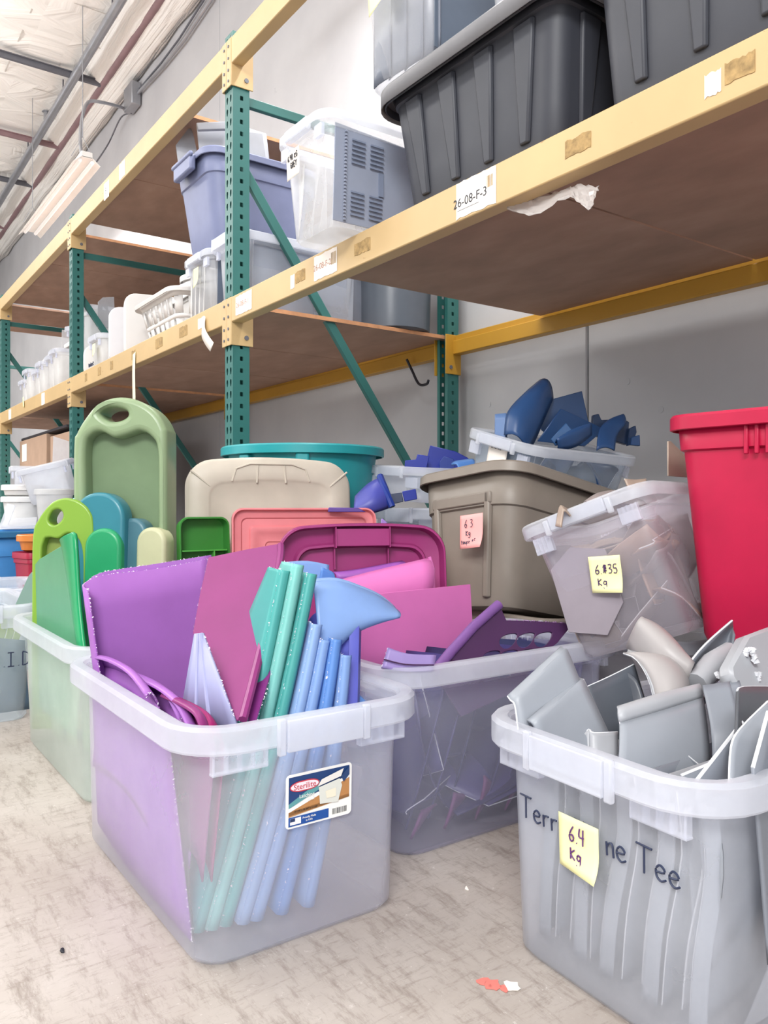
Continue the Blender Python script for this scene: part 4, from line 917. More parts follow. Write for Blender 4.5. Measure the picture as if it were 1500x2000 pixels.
# --- rainbow bin
PUR = plastic('#b676cc', .35, .3); PUR2 = plastic('#b274cc', .35, .35); MGT = plastic('#98397f', .33, .3); TEA = plastic('#5fbdb9', .33, .35); TEA2 = plastic('#8fd9d3', .33, .35)
LBL = plastic('#98bbee', .33, .35); LB2 = plastic('#a3c4f1', .33, .35); BLU = plastic('#6f9fe4', .33, .3); DBL = plastic('#4b88d4', .35, .25); LAV = plastic('#b5b8de', .4, .3); VIO = plastic('#6a6fd0', .35, .25)
gA = 'sheets in the rainbow bin'
ruled('purple_sheet', px([(172, 1152)], X=-1.72)+px([(163, 1141)], X=-1.75)+px([(200, 1124), (300, 1112), (405, 1092)], X=-1.757), [Vector((-1.66, .515, .03)), Vector((-1.69, .508, .02)), Vector((-1.70, .53, .02)), Vector((-1.70, .63, .02)), Vector((-1.695, .78, .02))], PUR, 'large purple sheet standing across the far end of the rainbow bin', 'sheet', thick=.004, edge=('A', '0'))
ruled('purple_sheet', px([(168, 1138), (200, 1118), (300, 1102), (412, 1084)], X=-1.77), [Vector((-1.73, .52, .02)), Vector((-1.73, .54, .02)), Vector((-1.73, .64, .02)), Vector((-1.73, .80, .02))], PUR2, 'second purple sheet just behind the large purple sheet', 'sheet', edge=('A',))
for j in range(3):
    y = .488+.012*j
    ruled('purple_sheet', [(-1.74+.05*j, y, .04), (-1.55, y, .02), (-1.22-.03*j, y, .02)], [(-1.75+.03*j, y-.010, .35-.02*j), (-1.55, y-.010, .36), (-1.30-.06*j, y-.010, .34-.02*j)], (plastic('#b468d8', .35, .4), plastic('#b05fd2', .35, .4), plastic('#c05aae', .35, .4))[j], ('pale purple sheet pressed on the long side inside the rainbow bin', 'second purple sheet along the long side inside the rainbow bin', 'magenta sheet along the long side inside the rainbow bin')[j], 'sheet', edge=('1',))
rim_sets = [([(192, 1272), (225, 1279), (266, 1302), (302, 1346)], PUR, .488, 'purple rim offcut lying foremost along the long side of the rainbow bin'), ([(250, 1300), (300, 1318), (340, 1345), (366, 1392)], PUR2, .515, 'second purple rim offcut with ribs in the rainbow bin'),
            ([(270, 1310), (320, 1330), (360, 1362), (385, 1410)], PUR, .512, 'third purple rim offcut beside the magenta ones'), ([(330, 1345), (375, 1365), (400, 1385), (412, 1425)], MGT, .512, 'magenta rim offcut in front of the lavender corner'), ([(345, 1350), (395, 1372), (420, 1395), (430, 1428)], plastic('#a8246f', .33, .3), .53, 'deep magenta rim offcut nearest the lavender corner')]
for pts, m, y, lab in rim_sets:
    Aa = px(pts, Y=y); Bb = [p+Vector((-.01, .012, -.035)) for p in Aa]; Cc = [p+Vector((-.02, -.006, -.25)) for p in Aa]
    Cc = [Vector((p.x, p.y, max(.03, p.z))) for p in Cc]
    o = ruled('rim_offcut', Bb, Cc, m, lab, 'offcut', thick=.003, edge=('0',))
    ruled('curled_lip', [p+Vector((0, -.016, -.012)) for p in Aa], Bb, m, parent=o, thick=.003, bulge=(0, 0, .014), edge=('1',))
lv = [at(381, 1238, X=-1.36), at(397, 1236, X=-1.35), at(466, 1424, X=-1.205), at(480, 1520, X=-1.21), at(420, 1560, X=-1.26), at(350, 1420, X=-1.36)]
o = ruled('lavender_corner', [lv[0], lv[0].lerp(lv[5], .35), lv[5]], [lv[1], lv[1].lerp(lv[2], .55), lv[2]], LAV, 'pale lavender triangular corner offcut before the magenta sheet', 'offcut', thick=.005, smooth=False, edge=('B',))
for s in (.3, .55):
    mb = MB(); mb.tube([lv[0].lerp(lv[1], s)+Vector((.004, 0, 0)), lv[5].lerp(lv[2], s)+Vector((.004, -.002, 0))], .004, 6); obj('ridge', mb, LAV, o)
m0, m1, m2 = at(408, 1092, X=-1.60), at(553, 1065, X=-1.50), at(472, 1412, X=-1.213)
nM = (m1-m0).cross(m2-m0).normalized(); nM = nM if nM.dot(ray(470, 1200)) < 0 else -nM
mp = lambda l: onplane(l, m0, nM)
o = plate('magenta_sheet', mp([(378, 1238), (392, 1160), (408, 1091), (480, 1076), (553, 1063), (551, 1110), (515, 1270), (482, 1404), (462, 1410), (440, 1380), (395, 1290)]), MGT, 'large translucent magenta sheet leaning in the rainbow bin', 'sheet', thick=.004, edge=True)
mb = MB(); q = mp([(549, 1068), (546, 1110), (511, 1270), (476, 1408)]); mb.tube([p+nM*.004 for p in cr(q, 4)], .008, 8); obj('rounded_border', mb, MGT, o)
mb = MB(); q = mp([(505, 1085), (538, 1080), (522, 1170), (440, 1105), (460, 1093)]); mb.prism([p+nM*.0015 for p in q], -nM*.002); obj('clear_patch', mb, plastic('#9a3a80', .2, .5), o)
o = plate('magenta_sheet', [p-nM*.022 for p in mp([(500, 1140), (532, 1142), (560, 1150), (548, 1215), (520, 1310), (492, 1400), (478, 1400)])], plastic('#8f3a8c', .33, .3), 'darker magenta sheet peeping out behind the large magenta one', 'sheet', edge=True)
sheets = [(.500, .690, .600, -1.245, TEA, 'teal sheet nearest the magenta ones', .34), (.522, .716, .610, -1.238, TEA2, 'pale teal sheet with a rounded border in the middle of the teal ones', .34), (.545, .742, .592, -1.236, TEA, 'teal sheet with sawn edge beside the pale blue ones', .30),
          (.572, .742, .500, -1.225, LB2, 'pale blue sheet with a rounded corner', .20), (.595, .756, .47, -1.222, LBL, 'light blue sheet behind the rounded pale blue one', .22), (.640, .778, .47, -1.216, BLU, 'blue sheet leaning before the curved blue corner', .24), (.690, .795, .44, -1.212, LBL, 'light blue sheet nearest the deep blue channel', .22)]
for yb, yt, zt, xf, m, lab, dep in sheets:
    xb, xt = xf, xf-.055*(zt/.6)
    bow = lambda t: Vector((0, .010*math.sin(PI*t), 0))
    F_ = [Vector((xb+(xt-xb)*t, yb+(yt-yb)*t, .018+(zt-.018)*t))+bow(t) for t in (0, .25, .5, .75, .93, 1)]
    back = [p+Vector((-dep*(1-.8*t_), .012, -.0)) for p, t_ in zip(F_, (0, .25, .5, .75, .93, 1))]
    o = ruled('plastic_sheet', F_, back, m, lab+(' in the rainbow bin' if len(lab.split()) < 12 else ''), 'sheet', thick=.0035, edge=('A', '1'), n=6)
    ruled('folded_border', F_, [p+Vector((-.004, .022, -.004)) for p in F_], m, parent=o, thick=.003, n=3, bulge=(.006, 0, 0))
cA = px([(612, 1138), (660, 1136), (705, 1150), (745, 1168), (772, 1190)], X=-1.33); cB = px([(612, 1420), (622, 1330), (655, 1270), (700, 1232), (768, 1206)], X=-1.30)
o = ruled('curved_corner', cA, cB, LBL, 'light blue curved corner piece curling over the blue sheets like a fin', 'offcut', thick=.005, bulge=(.035, -.01, .0), n=12, edge=('B',))
ruled('curled_back', cA, [p+Vector((-.05, .02, -.02)) for p in cA], LB2, parent=o, thick=.004, bulge=(0, 0, .012))
ruled('plastic_sheet', px([(556, 1098), (600, 1096), (642, 1104)], X=-1.46), px([(556, 1150), (600, 1150), (642, 1140)], X=-1.44), LBL, 'small blue strip top showing behind the teal sheets', 'sheet', thick=.004)
ruled('plastic_sheet', px([(628, 1108), (650, 1118), (655, 1135)], X=-1.42), px([(620, 1160), (640, 1165), (650, 1170)], X=-1.42), BLU, 'second blue strip top showing before the magenta lid', 'sheet', thick=.004)
VM = lid_at(at(648, 1300, D=1.52), -10, 10, 648)
lid('small_cover', 'violet blue lid standing in the rainbow bin behind the curved blue corner', VM, .105, .21, VIO, [(0, -.02), (.002, -.004), (.008, 0), (.02, .002), (.022, -.008), (.04, -.009)], r=.03)
o = plate('blue_channel', px([(606, 1340)], X=-1.36)+px([(640, 1318), (716, 1378)], X=-1.30)+px([(700, 1405), (600, 1415)], X=-1.28), DBL, 'deep blue channel piece low in the rainbow bin beside its rim', 'offcut', thick=.02, bev=.005)
mb = MB(); mb.tube(px([(636, 1330), (676, 1352), (714, 1384)], X=-1.285), .013, 8); obj('rounded_lip', mb, BLU, o)
# --- green lid bin
SAG = plastic('#93a883', .32, .12, .03); SAG2 = plastic('#7d9472', .28, .15)
p0 = at(250, 1010, D=2.52); nG_ = Matrix.Rotation(math.radians(-20), 3, 'Z') @ nrm_at(250); nG_ = (nG_+Vector((0, 0, .03))).normalized()
outer = cr([(157, 1420, 0), (157, 1060, 0), (157, 880, 0), (163, 850, 0), (182, 818, 0), (205, 793, 0), (240, 781, 0), (278, 786, 0), (312, 806, 0), (332, 836, 0), (336, 872, 0), (336, 1060, 0), (336, 1420, 0)], 5)
outer = [(a.x, a.y) for a in outer]
hole = [(a.x, a.y) for a in cr([(207, 812, 0), (220, 801, 0), (240, 800, 0), (258, 806, 0), (261, 817, 0), (246, 826, 0), (225, 826, 0)], 4, True)]
rec = [(a.x, a.y) for a in cr([(181, 1390, 0), (181, 1000, 0), (180, 880, 0), (190, 853, 0), (210, 846, 0), (236, 858, 0), (262, 852, 0), (285, 845, 0), (306, 856, 0), (318, 885, 0), (319, 1000, 0), (319, 1390, 0)], 4)]
t, loc = cplate_px('handled_cover', outer, [hole, rec], p0, nG_, .085, .018, SAG, 'tall sage green lid with oval grip hole at the back of the green bin')
mb = MB(); q = loc([(176, 1395), (176, 845), (322, 845), (322, 1395)]); mb.prism([Vector((a, b, -.002)) for a, b in q], (0, 0, -.006)); obj('sunken_panel', mb, SAG2, t)
LIM = plastic('#8ab343', .3, .15, .03); LIM2 = plastic('#96ab58', .3, .2)
p1 = at(140, 1080, D=2.46); nL = Matrix.Rotation(math.radians(-20), 3, 'Z') @ nrm_at(140); nL = (nL+Vector((0, 0, .06))).normalized()
outer = [(a.x, a.y) for a in cr([(71, 1420, 0), (71, 1150, 0), (73, 1045, 0), (84, 1015, 0), (102, 990, 0), (118, 978, 0), (140, 974, 0), (165, 982, 0), (183, 1000, 0), (190, 1030, 0), (191, 1150, 0), (191, 1420, 0)], 5)]
hole = [(a.x, a.y) for a in cr([(104, 1012, 0), (112, 998, 0), (124, 996, 0), (131, 1005, 0), (128, 1017, 0), (116, 1026, 0), (106, 1022, 0)], 4, True)]
rec = [(a.x, a.y) for a in cr([(92, 1390, 0), (90, 1110, 0), (94, 1058, 0), (104, 1050, 0), (122, 1052, 0), (140, 1042, 0), (156, 1048, 0), (168, 1075, 0), (170, 1150, 0), (170, 1390, 0)], 4)]
t, loc = cplate_px('handled_cover', outer, [hole, rec], p1, nL, .058, .007, LIM, 'lime green lid with a round grip hole standing before the teal ones')
mb = MB(); q = loc([(88, 1395), (88, 1045), (174, 1045), (174, 1395)]); mb.prism([Vector((a, b, -.002)) for a, b in q], (0, 0, -.006)); obj('sunken_panel', mb, LIM2, t)
def slab_lid(label, cxp, top, bot, wpx, D, yaw, mat, depth=.045, r=.5):
    p = at(cxp, (top+bot)/2, D=D); n = Matrix.Rotation(math.radians(yaw), 3, 'Z') @ nrm_at(cxp); n = (n+Vector((0, 0, .05))).normalized()
    w_, h_ = wpx*D/FPX, (bot-top)*D/FPX; t = thing('green_cover', label, 'lid', facing(p, n))
    cplate('panel', [(q.x, q.y) for q in rr(w_, h_, w_*r, 0, 9)], [], depth, .012, mat, t)
    return t
slab_lid('bright emerald green lid with a rounded shoulder behind the lime lid', 205, 1032, 1440, 74, 2.42, -25, plastic('#30a66f', .3, .15), .04)
slab_lid('glossy teal blue rounded lid standing behind the lime and emerald lids', 196, 962, 1440, 110, 2.45, -30, plastic('#3a8494', .3, .1), .04, .48)
slab_lid('teal blue lid peeking over the top of the lime lid', 160, 968, 1440, 60, 2.48, -20, plastic('#4a9bb4', .3, .1), .03)
slab_lid('slate blue lid standing between the teal blue lid and the cream one', 262, 1012, 1440, 62, 2.46, -30, plastic('#4c7886', .35, .08), .04)
slab_lid('cream coloured lid standing before the tall sage green lid', 300, 1030, 1440, 62, 2.44, -28, plastic('#c9c9a4', .4, .12), .045)
GRN = plastic('#58a67c', .3, .25); GR2 = plastic('#189f63', .3, .2)
fy = lambda l: px(l, Y=.54)
o = plate('green_flap', fy([(72, 1102), (80, 1092), (124, 1066), (162, 1290), (150, 1440), (80, 1380)]), GRN, 'mid green cut sheet before the lime lid with a bright green folded edge', 'offcut', thick=.005, edge=False)
ruled('folded_edge', fy([(119, 1055), (124, 1075), (143, 1180), (160, 1300)]), px([(146, 1040), (150, 1058), (158, 1180), (172, 1300)], Y=.535), GR2, parent=o, thick=.008, bulge=(.012, -.012, 0))
for j in range(5): ruled('green_offcut', [(-2.50+.09*j, .57+.02*j, .03), (-2.44+.09*j, .58+.02*j, .03)], [(-2.52+.1*j, .57+.03*j, .30), (-2.40+.09*j, .57+.03*j, .33)], plastic('#b9d6b0', .35, .4), 'pale green offcut low inside the green lid bin', 'offcut', 'pale offcuts in the green lid bin', thick=.003, bulge=(.01, -.01, 0))
# pale lime strips in the lettered bin, and grey flap beside it
for j in range(6):
    x0 = -2.86-.03*j; y0 = .36+.035*j
    ruled('lime_strip', [(x0, y0, .10+.02*j), (x0-.01, y0+.02, .10+.02*j)], [(x0-.02, y0+.05, .36), (x0-.03, y0+.075, .35)], plastic('#cfe08a', .35, .4), 'pale lime strip standing in the lettered clear bin', 'offcut', 'lime strips in the lettered bin', thick=.004, bulge=(.015, 0, .0))
ruled('grey_sheet', [(-2.88, .30, .03), (-2.88, .58, .03)], [(-3.0, .30, .30), (-2.9, .57, .26)], plastic('#5f7488', .4, .2), 'dark blue grey sheet along the bottom of the lettered clear bin', 'sheet', thick=.004)
plate('green_flap', px([(60, 1125, 2.75), (66, 1118, 2.75), (74, 1130, 2.7), (74, 1215, 2.65), (30, 1190, 2.72)]), plastic('#5f7f74', .4, .1), 'dull dark green flap poking up behind the lettered clear bin', 'offcut', thick=.008)
# --- purple bin
PNK = plastic('#ea86cc', .35, .25, .03); DPU = plastic('#46284f', .35, .1); LPU = plastic('#80589a', .35, .2)
plate('pink_sheet', px([(668, 1166), (760, 1157), (917, 1141)], X=-1.63)+[Vector((-1.625, 1.455, .30)), Vector((-1.615, 1.43, .13)), Vector((-1.615, 1.09, .13)), Vector((-1.625, 1.055, .30))], PNK, 'flat bright pink sheet standing at the back of the purple bin', 'sheet', thick=.004)
o = ruled('pink_offcut', px([(640, 1140, 2.172), (720, 1118, 2.219), (838, 1090, 2.276)]), px([(640, 1200, 2.148), (720, 1190, 2.184), (840, 1165, 2.242)]), PNK, 'bent pink rim piece behind the flat pink sheet', 'offcut', thick=.004, bulge=(.02, 0, .01))
mb = MB(); mb.tube(px([(838, 1088, 2.272), (846, 1110, 2.272), (846, 1150, 2.262)]), .006, 8); mb.box(at(822, 1122, D=2.25), (.02, .03, .006)); obj('curled_rib', mb, PNK, o)
ruled('purple_offcut', px([(650, 1118, 2.265), (700, 1112, 2.277), (785, 1096, 2.312)]), px([(650, 1150, 2.265), (700, 1148, 2.277), (790, 1130, 2.300)]), plastic('#a861c0', .35, .25), 'purple rim strip behind the bent pink piece', 'offcut', thick=.004, bulge=(.02, 0, .01))
nP = Vector((.9, -.22, .5)).normalized(); pP = at(1000, 1300, D=1.82)
holes = [ell(993+ (k*34), 1251-k*1.5, 20, 12, -.6, egg=-.35) for k in (0, 1, 2)] + [ell(960+ (k*34), 1283-k*1.5, 19, 11, -.5, egg=-.35) for k in (0, 1, 2)]
t, loc = cplate_px('perforated_offcut', [(848, 1318), (880, 1278), (925, 1228), (975, 1183), (988, 1212), (1050, 1214), (1118, 1219), (1088, 1256), (1045, 1290), (1020, 1345), (900, 1400)], holes, pP, nP, .004, .001, DPU, 'dark purple offcut pierced with six leaf shaped holes leaning out of the purple bin', 'offcut')
mb = MB(); q = loc([(846, 1316), (878, 1276), (923, 1226), (973, 1182)]); mb.tube([Vector((a, b, .004)) for a, b in q], .012, 10); obj('rounded_edge', mb, LPU, t)
q = loc([(988, 1211), (1050, 1213), (1118, 1218)]); o = burr(Vector((*q[0], .003)), Vector((*q[2], .003)), 60, plastic('#b78ac4', .5, .2), t)
o = ruled('lavender_strip', px([(757, 1266, 1.60), (795, 1277, 1.60), (850, 1281, 1.62)]), px([(746, 1304, 1.58), (790, 1312, 1.59), (845, 1312, 1.60)]), plastic('#ab97d2', .35, .3), 'short curved lavender strip lying on the rim of the purple bin', 'offcut', thick=.012, edge=('0',))
mb = MB(); mb.tube([p+Vector((.006, -.006, 0)) for p in cr(px([(751, 1286, 1.585), (793, 1296, 1.59), (848, 1297, 1.605)]), 4)], .0015, 5); obj('dark_groove', mb, DPU, o)
VG = 'dark offcuts in the purple bin'
for j in range(7):
    y0 = 1.00+.075*j; x0 = -1.33-.02*(j % 3)
    ruled('dark_offcut', [(x0, y0, .04), (x0-.05, y0+.03, .03), (x0-.24, y0+.04, .03)], [(x0-.02, y0+.13, .34-.02*(j % 2)), (x0-.06, y0+.15, .36), (x0-.26, y0+.14, .35)], plastic(('#3a3768', '#44407a', '#32365f')[j % 3], .35, .2), 'dark purple cut sheet leaning inside the purple bin', 'offcut', VG, thick=.004, bulge=(.015, -.01, 0))
for j in range(6):
    y0 = 1.01+.09*j
    ruled('pink_scrap', [(-1.325, y0, .02), (-1.35, y0+.04, .025)], [(-1.33, y0+.03, .07+.02*(j % 3)), (-1.36, y0+.10, .06)], plastic('#8a4a80', .35, .2), 'rose pink scrap at the bottom of the purple bin', 'scrap', 'rose scraps in the purple bin', thick=.005, bulge=(.012, 0, .02))
# --- grey bin
GA, GB2, GC, GD = plastic('#989da6', .36, .1, .04), plastic('#838892', .36, .08, .04), plastic('#aaacb2', .36, .1, .04), plastic('#a8a3a3', .38, .1, .04)
M_CUT = simple('cut_edge', '#d9dadf', .5, var=.03)
def edge_line(o, pts, r=.0018):
    mb = MB(); mb.tube(cr(pts, 3), r, 5); return obj('pale_cut_edge', mb, M_CUT, o)
def bent(label, top, bot, m, bulge=None, edges='', name='grey_offcut', thick=.0045):
    A2, B2 = px(top), px(bot); o = ruled(name, A2, B2, m, label, 'offcut', thick=thick, bulge=bulge)
    if 'A' in edges: edge_line(o, A2)
    if 'B' in edges: edge_line(o, B2)
    if '0' in edges: edge_line(o, [A2[0], A2[0].lerp(B2[0], .5)+(Vector(bulge) if bulge else Vector()), B2[0]])
    if '1' in edges: edge_line(o, [A2[-1], A2[-1].lerp(B2[-1], .5)+(Vector(bulge) if bulge else Vector()), B2[-1]])
    return o
bent('grey slab with a rolled upper edge at the back corner of the grey bin', [(992, 1360, 1.275), (998, 1368, 1.262), (1006, 1378, 1.255), (1012, 1425, 1.245)], [(1096, 1264, 1.35), (1104, 1270, 1.335), (1112, 1280, 1.33), (1160, 1400, 1.30)], GA, edges='A')
bent('grey slab with rolled edge overlapping the corner slab', [(1030, 1408, 1.245), (1038, 1412, 1.23), (1046, 1426, 1.225), (1062, 1490, 1.218)], [(1128, 1324, 1.335), (1138, 1328, 1.32), (1146, 1342, 1.31), (1215, 1490, 1.27)], GA, edges='B')
bent('dark grey panel standing in the middle of the grey bin', [(1146, 1342, 1.355), (1190, 1322, 1.39), (1238, 1298, 1.43)], [(1190, 1490, 1.29), (1230, 1480, 1.33), (1290, 1470, 1.37)], plastic('#565b64', .35, .05), edges='A1')
o = bent('pale grey tub rim quarter arching at the back of the grey bin', [(1256, 1212, 1.512), (1285, 1222, 1.493), (1318, 1252, 1.474), (1352, 1300, 1.455)], [(1224, 1262, 1.512), (1245, 1300, 1.474), (1280, 1330, 1.436), (1335, 1350, 1.417)], GD, (.03, -.03, .03), 'A', 'tub_quarter')
ruled('curved_lip', px([(1256, 1212, 1.512), (1285, 1222, 1.493), (1318, 1252, 1.474), (1352, 1300, 1.455)]), px([(1266, 1226, 1.569), (1290, 1240, 1.559), (1310, 1265, 1.540), (1345, 1308, 1.512)]), GC, parent=o, thick=.005)
o = bent('second pale grey tub rim quarter curving down into the grey bin', [(1218, 1276, 1.436), (1245, 1290, 1.399), (1272, 1340, 1.361), (1285, 1420, 1.323)], [(1268, 1282, 1.465), (1320, 1290, 1.455), (1345, 1330, 1.417), (1350, 1420, 1.380)], GD, (.03, -.02, .01), 'A', 'tub_quarter')
ruled('curved_lip', px([(1218, 1276, 1.436), (1245, 1290, 1.399), (1272, 1340, 1.361), (1285, 1420, 1.323)]), px([(1226, 1270, 1.474), (1258, 1284, 1.436), (1288, 1336, 1.389), (1302, 1420, 1.351)]), GC, parent=o, thick=.005, bulge=(.01, -.01, 0))
bent('dark hollow grey piece under the tub rim quarter', [(1222, 1310, 1.417), (1245, 1330, 1.398), (1262, 1380, 1.380)], [(1200, 1350, 1.417), (1215, 1390, 1.398), (1235, 1440, 1.362)], plastic('#4b4f58', .35, .05), edges='')
o = bent('wide grey offcut with a sawn upper fold in the front of the grey bin', [(1206, 1382, 1.26), (1290, 1356, 1.30), (1366, 1338, 1.36)], [(1210, 1412, 1.22), (1290, 1388, 1.26), (1372, 1362, 1.32)], GC, (.006, -.01, .01), 'A')
ruled('front_face', px([(1210, 1412, 1.22), (1290, 1388, 1.26), (1372, 1362, 1.32)]), px([(1203, 1530, 1.16), (1290, 1540, 1.18), (1386, 1540, 1.24)]), GA, parent=o, thick=.0045, bulge=(.012, -.012, 0), edge=('A',))
for j, (a, b) in enumerate((((1372, 1340, 1.31), (1392, 1500, 1.22)), ((1392, 1338, 1.33), (1412, 1480, 1.24)))):
    A2 = px([a, (a[0]+16, (a[1]+b[1])/2, (a[2]+b[2])/2-.02), b]); ruled('curved_rib', A2, [p+Vector((.03, .03, .008)) for p in A2], GB2, parent=o, thick=.004)
bent('small grey channel end beside the wide grey offcut', [(1132, 1440, 1.26), (1150, 1425, 1.27), (1160, 1432, 1.26), (1206, 1430, 1.27)], [(1128, 1480, 1.25), (1150, 1480, 1.25), (1160, 1490, 1.24), (1206, 1490, 1.24)], GC, edges='A')
o = bent('grey rounded shell standing tall beside the red tote', [(1338, 1345, 1.40), (1345, 1300, 1.43), (1378, 1258, 1.46), (1430, 1212, 1.50)], [(1352, 1360, 1.42), (1380, 1345, 1.45), (1420, 1310, 1.49), (1434, 1240, 1.51)], GB2, (-.02, .03, .0), 'A')
mb = MB(); mb.tube(px([(1360, 1335, 1.39), (1395, 1295, 1.43), (1425, 1270, 1.47)]), [.02, .022, .016], 10); obj('moulded_bulge', mb, GC, o)
o = plate('grey_offcut', px([(1432, 1250, 1.42), (1480, 1232, 1.46), (1500, 1240, 1.47), (1540, 1300, 1.45), (1530, 1420, 1.38), (1440, 1400, 1.34), (1402, 1330, 1.34), (1400, 1308, 1.35)]), GC, 'torn grey block with ragged edge at the corner of the grey bin', 'offcut', thick=.03, bev=.006)
mb = MB()
for a, b in (((1456, 1275), (1470, 1270)), ((1470, 1270), (1480, 1330)), ((1480, 1330), (1484, 1390)), ((1402, 1320), (1416, 1312)), ((1416, 1312), (1420, 1340))):
    for q in range(14):
        s_ = random.random(); p = at(a[0]+(b[0]-a[0])*s_, a[1]+(b[1]-a[1])*s_, D=1.36); mb.box(p+Vector((random.uniform(-.004, .004), random.uniform(-.004, .004), random.uniform(-.004, .004))), (.007, .004, .006), Matrix.Rotation(random.random()*3, 3, 'Y'))
bb = obj('ragged_tear', mb, M_CUT, o, flat=True); bb['kind'] = 'stuff'
bent('dark grey angled panel at the near corner of the grey bin', [(1440, 1350, 1.16), (1452, 1342, 1.18), (1520, 1342, 1.26)], [(1436, 1470, 1.06), (1450, 1470, 1.08), (1520, 1480, 1.14)], plastic('#5a5d63', .36, .05), edges='A')
bent('grey curved strip standing before the angled panel', [(1424, 1530, 1.03), (1428, 1460, 1.06), (1445, 1425, 1.08), (1500, 1370, 1.14)], [(1490, 1530, 1.06), (1500, 1480, 1.08), (1520, 1440, 1.10), (1530, 1380, 1.16)], GA, edges='A')
for j, (a, b, lab) in enumerate((((1360, 1525, 1.04), (1450, 1410, 1.12), 'long grey strip leaning diagonally at the near end of the grey bin'), ((1330, 1515, 1.08), (1420, 1478, 1.10), 'grey strip lying flat beside the diagonal strip'), ((1470, 1500, 1.0), (1500, 1390, 1.06), 'last grey strip at the near corner of the grey bin'))):
    A2, B2 = px([a])[0], px([b])[0]; dv = Vector((.01, .02, -.25))
    o = ruled('grey_offcut', [A2, A2.lerp(B2, .5), B2], [A2+dv, A2.lerp(B2, .5)+dv, B2+dv], GB2, lab, 'offcut', thick=.0045); edge_line(o, [A2, A2.lerp(B2, .5), B2], .0025)
random.seed(3)
for j in range(13):
    x0 = -.43+0; lx = -.272+.015*(j % 3); ly = .135-.024*j
    tl = random.uniform(.015, .04); wv = random.uniform(.16, .3)
    A2 = [ME @ Vector((lx, ly, .33)), ME @ Vector((lx-.004, ly-.012, .25)), ME @ Vector((lx+.006, ly+tl*.6, .12)), ME @ Vector((lx+.01, ly+tl, .02))]
    B2 = [p+ME.to_3x3() @ Vector((wv, .02, 0)) for p in A2]
    o = ruled('grey_offcut', A2, B2, (GA, GB2, GC)[j % 3], 'grey cut sheet standing upright inside the grey bin, edge against its front', 'offcut', 'grey sheets inside the grey bin', thick=.004); edge_line(o, A2, .0013)
    if j % 3 == 0: ruled('hooked_edge', A2, [p+ME.to_3x3() @ Vector((0, -.025, .004)) for p in A2], (GA, GB2, GC)[j % 3], parent=o, thick=.003)
plate('grey_offcut', [ME @ Vector(v) for v in ((-.20, -.168, .02), (.24, -.168, .02), (.24, -.172, .30), (.0, -.172, .24), (-.1, -.170, .14))], GC, 'pale grey sheet pressed on the long side of the grey bin', 'offcut')

# --- tilted bin of tan scraps
def fill(M, lo, hi, n, cols, name, label, group, seed, size=(.14, .22), cat='offcut', flat=.5):
    random.seed(seed)
    for j in range(n):
        c = Vector([random.uniform(a, b) for a, b in zip(lo, hi)])
        a = random.uniform(-1.2, 1.2); u = Vector((math.cos(a)*.5, math.sin(a), random.uniform(-.4, .4))).normalized(); v = Vector((random.uniform(-.4, .4), random.uniform(-.3, .3), 1)).cross(u).normalized()
        if random.random() < flat: v = u.cross(v).normalized()
        w_, h_ = random.uniform(*size)/2, random.uniform(*size)/2
        cl = lambda p: Vector([max(a_, min(b_, k)) for k, a_, b_ in zip(p, lo, hi)])
        A2 = [M @ cl(c-u*w_-v*h_), M @ cl(c-u*w_*.3-v*h_*1.1), M @ cl(c+u*w_-v*h_)]; B2 = [M @ cl(c-u*w_+v*h_), M @ cl(c+v*h_*1.1), M @ cl(c+u*w_+v*h_)]
        bl = M.to_3x3() @ (u.cross(v)*random.uniform(-.02, .02))
        o = ruled(name, A2, B2, cols[j % len(cols)], label, cat, group, thick=.004, bulge=bl)
        edge_line(o, A2, .0013); edge_line(o, [A2[-1], B2[-1]], .0013)
TAN = [plastic('#b5a294', .4, .2), plastic('#9a8f8d', .4, .2), plastic('#c4a58f', .4, .2), plastic('#8d8a90', .4, .15)]
fill(ME, (-.12, -.16, .10), (.28, .16, .37), 12, [GB2, GA, plastic('#5d636d', .36, .05)], 'grey_offcut', 'grey offcut jumbled low in the grey bin behind the wide offcut', 'jumbled grey offcuts in the grey bin', 21, (.16, .26))
fill(MD, (-.28, -.16, .05), (.28, .16, .34), 10, [plastic('#3a3768', .35, .2), plastic('#32365f', .35, .2), plastic('#514a86', .35, .2)], 'dark_offcut', 'dark violet offcut jumbled inside the purple bin', 'jumbled dark offcuts in the purple bin', 8, (.2, .34))
fill(MG, (-.16, -.125, .02), (.14, .125, .27), 20, TAN, 'tan_offcut', 'tan or grey offcut jumbled inside the tilted clear bin', 'offcuts inside the tilted bin', 11, (.14, .24))
gl = lambda a, b: MG @ Vector((-.172, a, b))
plate('grey_offcut', [gl(.13, .07), gl(.125, .22), gl(.06, .255), gl(-.02, .225), gl(-.02, .10), gl(.04, .04)], plastic('#a39aa3', .4, .2), 'flat mauve grey sheet behind the note on the tilted bin', 'offcut')
plate('tan_offcut', px([(1303, 930, 1.95), (1302, 862, 1.97), (1308, 862, 1.97), (1352, 905, 2.05), (1372, 935, 2.07)]), plastic('#bba99a', .4, .2), 'tan corner offcut poking up behind the tilted bin beside the red tote', 'offcut')
bent('folded tan strip end sticking out of the tilted bin at its low side', [(1086, 1028, 1.80), (1093, 992, 1.82), (1100, 990, 1.82), (1118, 1003, 1.84)], [(1096, 1030, 1.78), (1100, 1000, 1.79), (1104, 998, 1.79), (1116, 1010, 1.80)], TAN[0], edges='A', name='tan_offcut')
